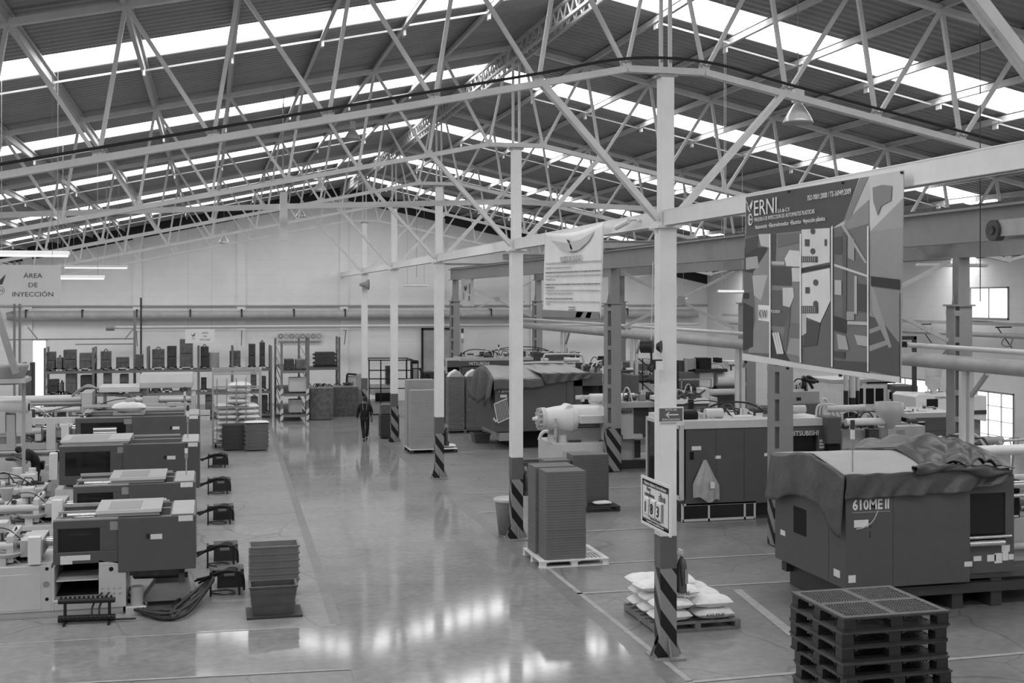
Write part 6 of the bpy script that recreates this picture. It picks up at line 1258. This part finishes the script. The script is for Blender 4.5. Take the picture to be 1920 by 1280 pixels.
# ---------------- people ----------------
def skin(name, vs, es, rs, m, parent, sub=2, label=None):
    me = bpy.data.meshes.new(name); me.from_pydata(vs, es, []); o = bpy.data.objects.new('tmp', me); COL.objects.link(o)
    o.modifiers.new('s','SKIN'); 
    for i, d in enumerate(me.skin_vertices[0].data):
        r = rs[i]; d.radius = (r,r) if not isinstance(r, tuple) else r
        d.use_root = (i == 0)
    sb = o.modifiers.new('d','SUBSURF'); sb.levels = sub; sb.render_levels = sub
    dg = bpy.context.evaluated_depsgraph_get(); m2 = bpy.data.meshes.new_from_object(o.evaluated_get(dg)); bpy.data.objects.remove(o)
    m2.name = name; m2.materials.clear(); m2.materials.append(m)
    for p in m2.polygons: p.use_smooth = True
    q = bpy.data.objects.new(name, m2); COL.objects.link(q); q.parent = parent
    if label: q['label'] = label
    return q
def person(label, loc, rz, J, shirt, sleeve=1.0, cap=None):
    t = thing('person', label, 'person', loc, rz)
    g = lambda k: V(*J[k])
    vs = []; rs = []; es = []; idx = {}
    def add(k, p, r, par=None): idx[k] = len(vs); vs.append(tuple(p)); rs.append(r); (es.append((idx[par], idx[k])) if par else None)
    add('pel', g('pel'), (.13,.09)); add('wai', g('pel').lerp(g('che'),.4), (.115,.085), 'pel'); add('che', g('che'), (.14,.1), 'wai'); add('nek', g('nek'), .05, 'che'); add('hd0', g('nek').lerp(g('hea'),.5), .055, 'nek'); add('hea', g('hea'), (.075,.09), 'hd0'); add('crn', g('hea')+(g('hea')-g('nek')).normalized()*.09, .06, 'hea')
    for s in 'LR':
        add('sh'+s, g('sh'+s), .052, 'che'); add('el'+s, g('el'+s), .038, 'sh'+s); add('wr'+s, g('wr'+s), .026, 'el'+s)
        d = (g('wr'+s)-g('el'+s)).normalized(); add('pa'+s, g('wr'+s)+d*.06, (.036,.016), 'wr'+s)
        side = d.cross(V(0,1,0.1)).normalized() if abs(d.y) < .9 else V(1,0,0)
        for i, L in enumerate((.065,.075,.07,.055)):
            o = side*(.027-.018*i); add('f1%d%s' % (i,s), g('wr'+s)+d*.10+o, .0085, 'pa'+s); add('f2%d%s' % (i,s), g('wr'+s)+d*(.10+L*.6)+o+V(0,-.015,0), .008, 'f1%d%s' % (i,s)); add('f3%d%s' % (i,s), g('wr'+s)+d*(.1+L)+o+V(0,-.03,0), .007, 'f2%d%s' % (i,s))
        add('t1'+s, g('wr'+s)+d*.04+side*.04+V(0,-.01,0), .010, 'wr'+s); add('t2'+s, g('wr'+s)+d*.075+side*.052+V(0,-.02,0), .008, 't1'+s)
        add('hi'+s, g('hi'+s), .085, 'pel'); add('kn'+s, g('kn'+s), .06, 'hi'+s); add('an'+s, g('an'+s), .04, 'kn'+s)
    skin('body', vs, es, rs, M_skin, t, 2)
    jv = []; jr = []; je = []; 
    def ja(p, r, par=None): jv.append(tuple(p)); jr.append(r); (je.append((par, len(jv)-1)) if par is not None else None); return len(jv)-1
    a = ja(g('pel')+V(0,0,-.04), (.19,.14)); b = ja(g('pel').lerp(g('che'),.5), (.185,.14), a); c = ja(g('che'), (.2,.145), b); ja(g('che').lerp(g('nek'),.75), .075, c)
    for s in 'LR':
        e = ja(g('sh'+s), .092, c); e2 = ja(g('el'+s) if sleeve > .6 else g('sh'+s).lerp(g('el'+s),.8), .072, e)
        if sleeve > .6: ja(g('wr'+s), .045, e2)
    skin('jacket' if sleeve > .6 else 'shirt', jv, je, jr, shirt, t, 2)
    jv.clear(); jr.clear(); je.clear(); a = ja(g('pel'), (.165,.125))
    for s in 'LR': e = ja(g('hi'+s), .1, a); e = ja(g('kn'+s), .078, e); ja(g('an'+s)+V(0,0,.0), .062, e)
    skin('trousers', jv, je, jr, M_cloth, t, 2)
    for s in 'LR':
        p = g('an'+s); f = V(*J.get('toe',(0,-1,0))); skin('shoe', [tuple(p+V(0,0,-.03)), tuple(p-f*.04+V(0,0,-.055)), tuple(p+f*.09+V(0,0,-.06)), tuple(p+f*.17+V(0,0,-.065))], [(0,1),(0,2),(2,3)], [.045,.04,.038,.03], M_black, t, 1)
    up = (g('hea')-g('nek')).normalized(); f = V(*J.get('face',(0,-1,0))); c = g('hea')
    hm = MB(); hm.lathe((0,0,0),[(.0,.118),(.05,.105),(.082,.07),(.095,.02),(.092,-.03),(.085,-.05)],16); h = obj('hair', hm, M_hair, t); h.location = c+up*.02-f*.018; h.rotation_euler = up.to_track_quat('Z','Y').to_euler()
    e = MB(); sd = up.cross(f).normalized()
    for s in (-1,1): q = c+f*.078+sd*(.03*s)+up*.01; e.cyl(q,q+f*.012,.011,n=8)
    obj('eye', e, M_black, t); q = c+f*.08-up*.02; obj('nose', MB().cyl(q+up*.03,q+f*.022-up*.01,.008,.014,n=8), M_skin, t); obj('mouth', MB().bar(c+f*.078-up*.055-sd*.022,c+f*.078-up*.055+sd*.022,.008), M_darker, t)
    er = MB()
    for s in (-1,1): q = c+sd*(.082*s); er.cyl(q-up*.02,q+up*.02,.016,n=8)
    obj('ear', er, M_skin, t)
    return t
px, py = gnd(684,826)
J1 = dict(pel=(0,0,.93),che=(0,-.02,1.32),nek=(0,-.03,1.47),hea=(0.0,-.05,1.6),shL=(.19,-.02,1.38),shR=(-.19,-.02,1.38),elL=(.27,.03,1.12),elR=(-.27,.06,1.12),wrL=(.24,-.12,.95),wrR=(-.3,.0,.88),hiL=(.095,0,.88),hiR=(-.095,0,.88),knL=(.10,-.05,.49),knR=(-.07,.06,.49),anL=(.07,.12,.13),anR=(-.03,-.12,.095),face=(.2,-.97,0))
pr1 = person('person in a black jacket walking up the aisle toward the camera, folder in hand', (px,py,0), math.radians(-8), J1, M_cloth)
fo = thing('folder','grey folder held by the walking person','folder',(px+.26,py-.12,.78)); obj('cover', MB().box(-.02,-.12,-.05,.01,.12,.28), M_dark, fo); obj('pages', MB().box(.011,-.11,-.04,.018,.11,.27), M_cream, fo)
obj('lanyard', MB().tube([(-.09,-.15,1.44),(-.07,-.165,1.3),(-.065,-.16,1.22)],.009).tube([(.09,-.15,1.44),(.07,-.165,1.3),(.065,-.16,1.22)],.009), M_mid, pr1, label='pale jacket collar stripes')
J2 = dict(pel=(0,0,.93),che=(-.22,-.05,1.24),nek=(-.36,-.07,1.33),hea=(-.47,-.09,1.33),shL=(-.2,-.24,1.24),shR=(-.24,.14,1.24),elL=(-.26,-.3,.98),elR=(-.38,.12,1.0),wrL=(-.52,-.24,1.1),wrR=(-.56,.05,1.12),hiL=(0,-.095,.88),hiR=(0,.095,.88),knL=(-.02,-.13,.49),knR=(-.06,.12,.49),anL=(.06,-.13,.095),anR=(.0,.14,.095),toe=(-1,0,0),face=(-.6,0,-.8))
person('person in dark clothes bending over a drum between the left machines', (-4.72,36.55,0), 0, J2, M_cloth, .5)
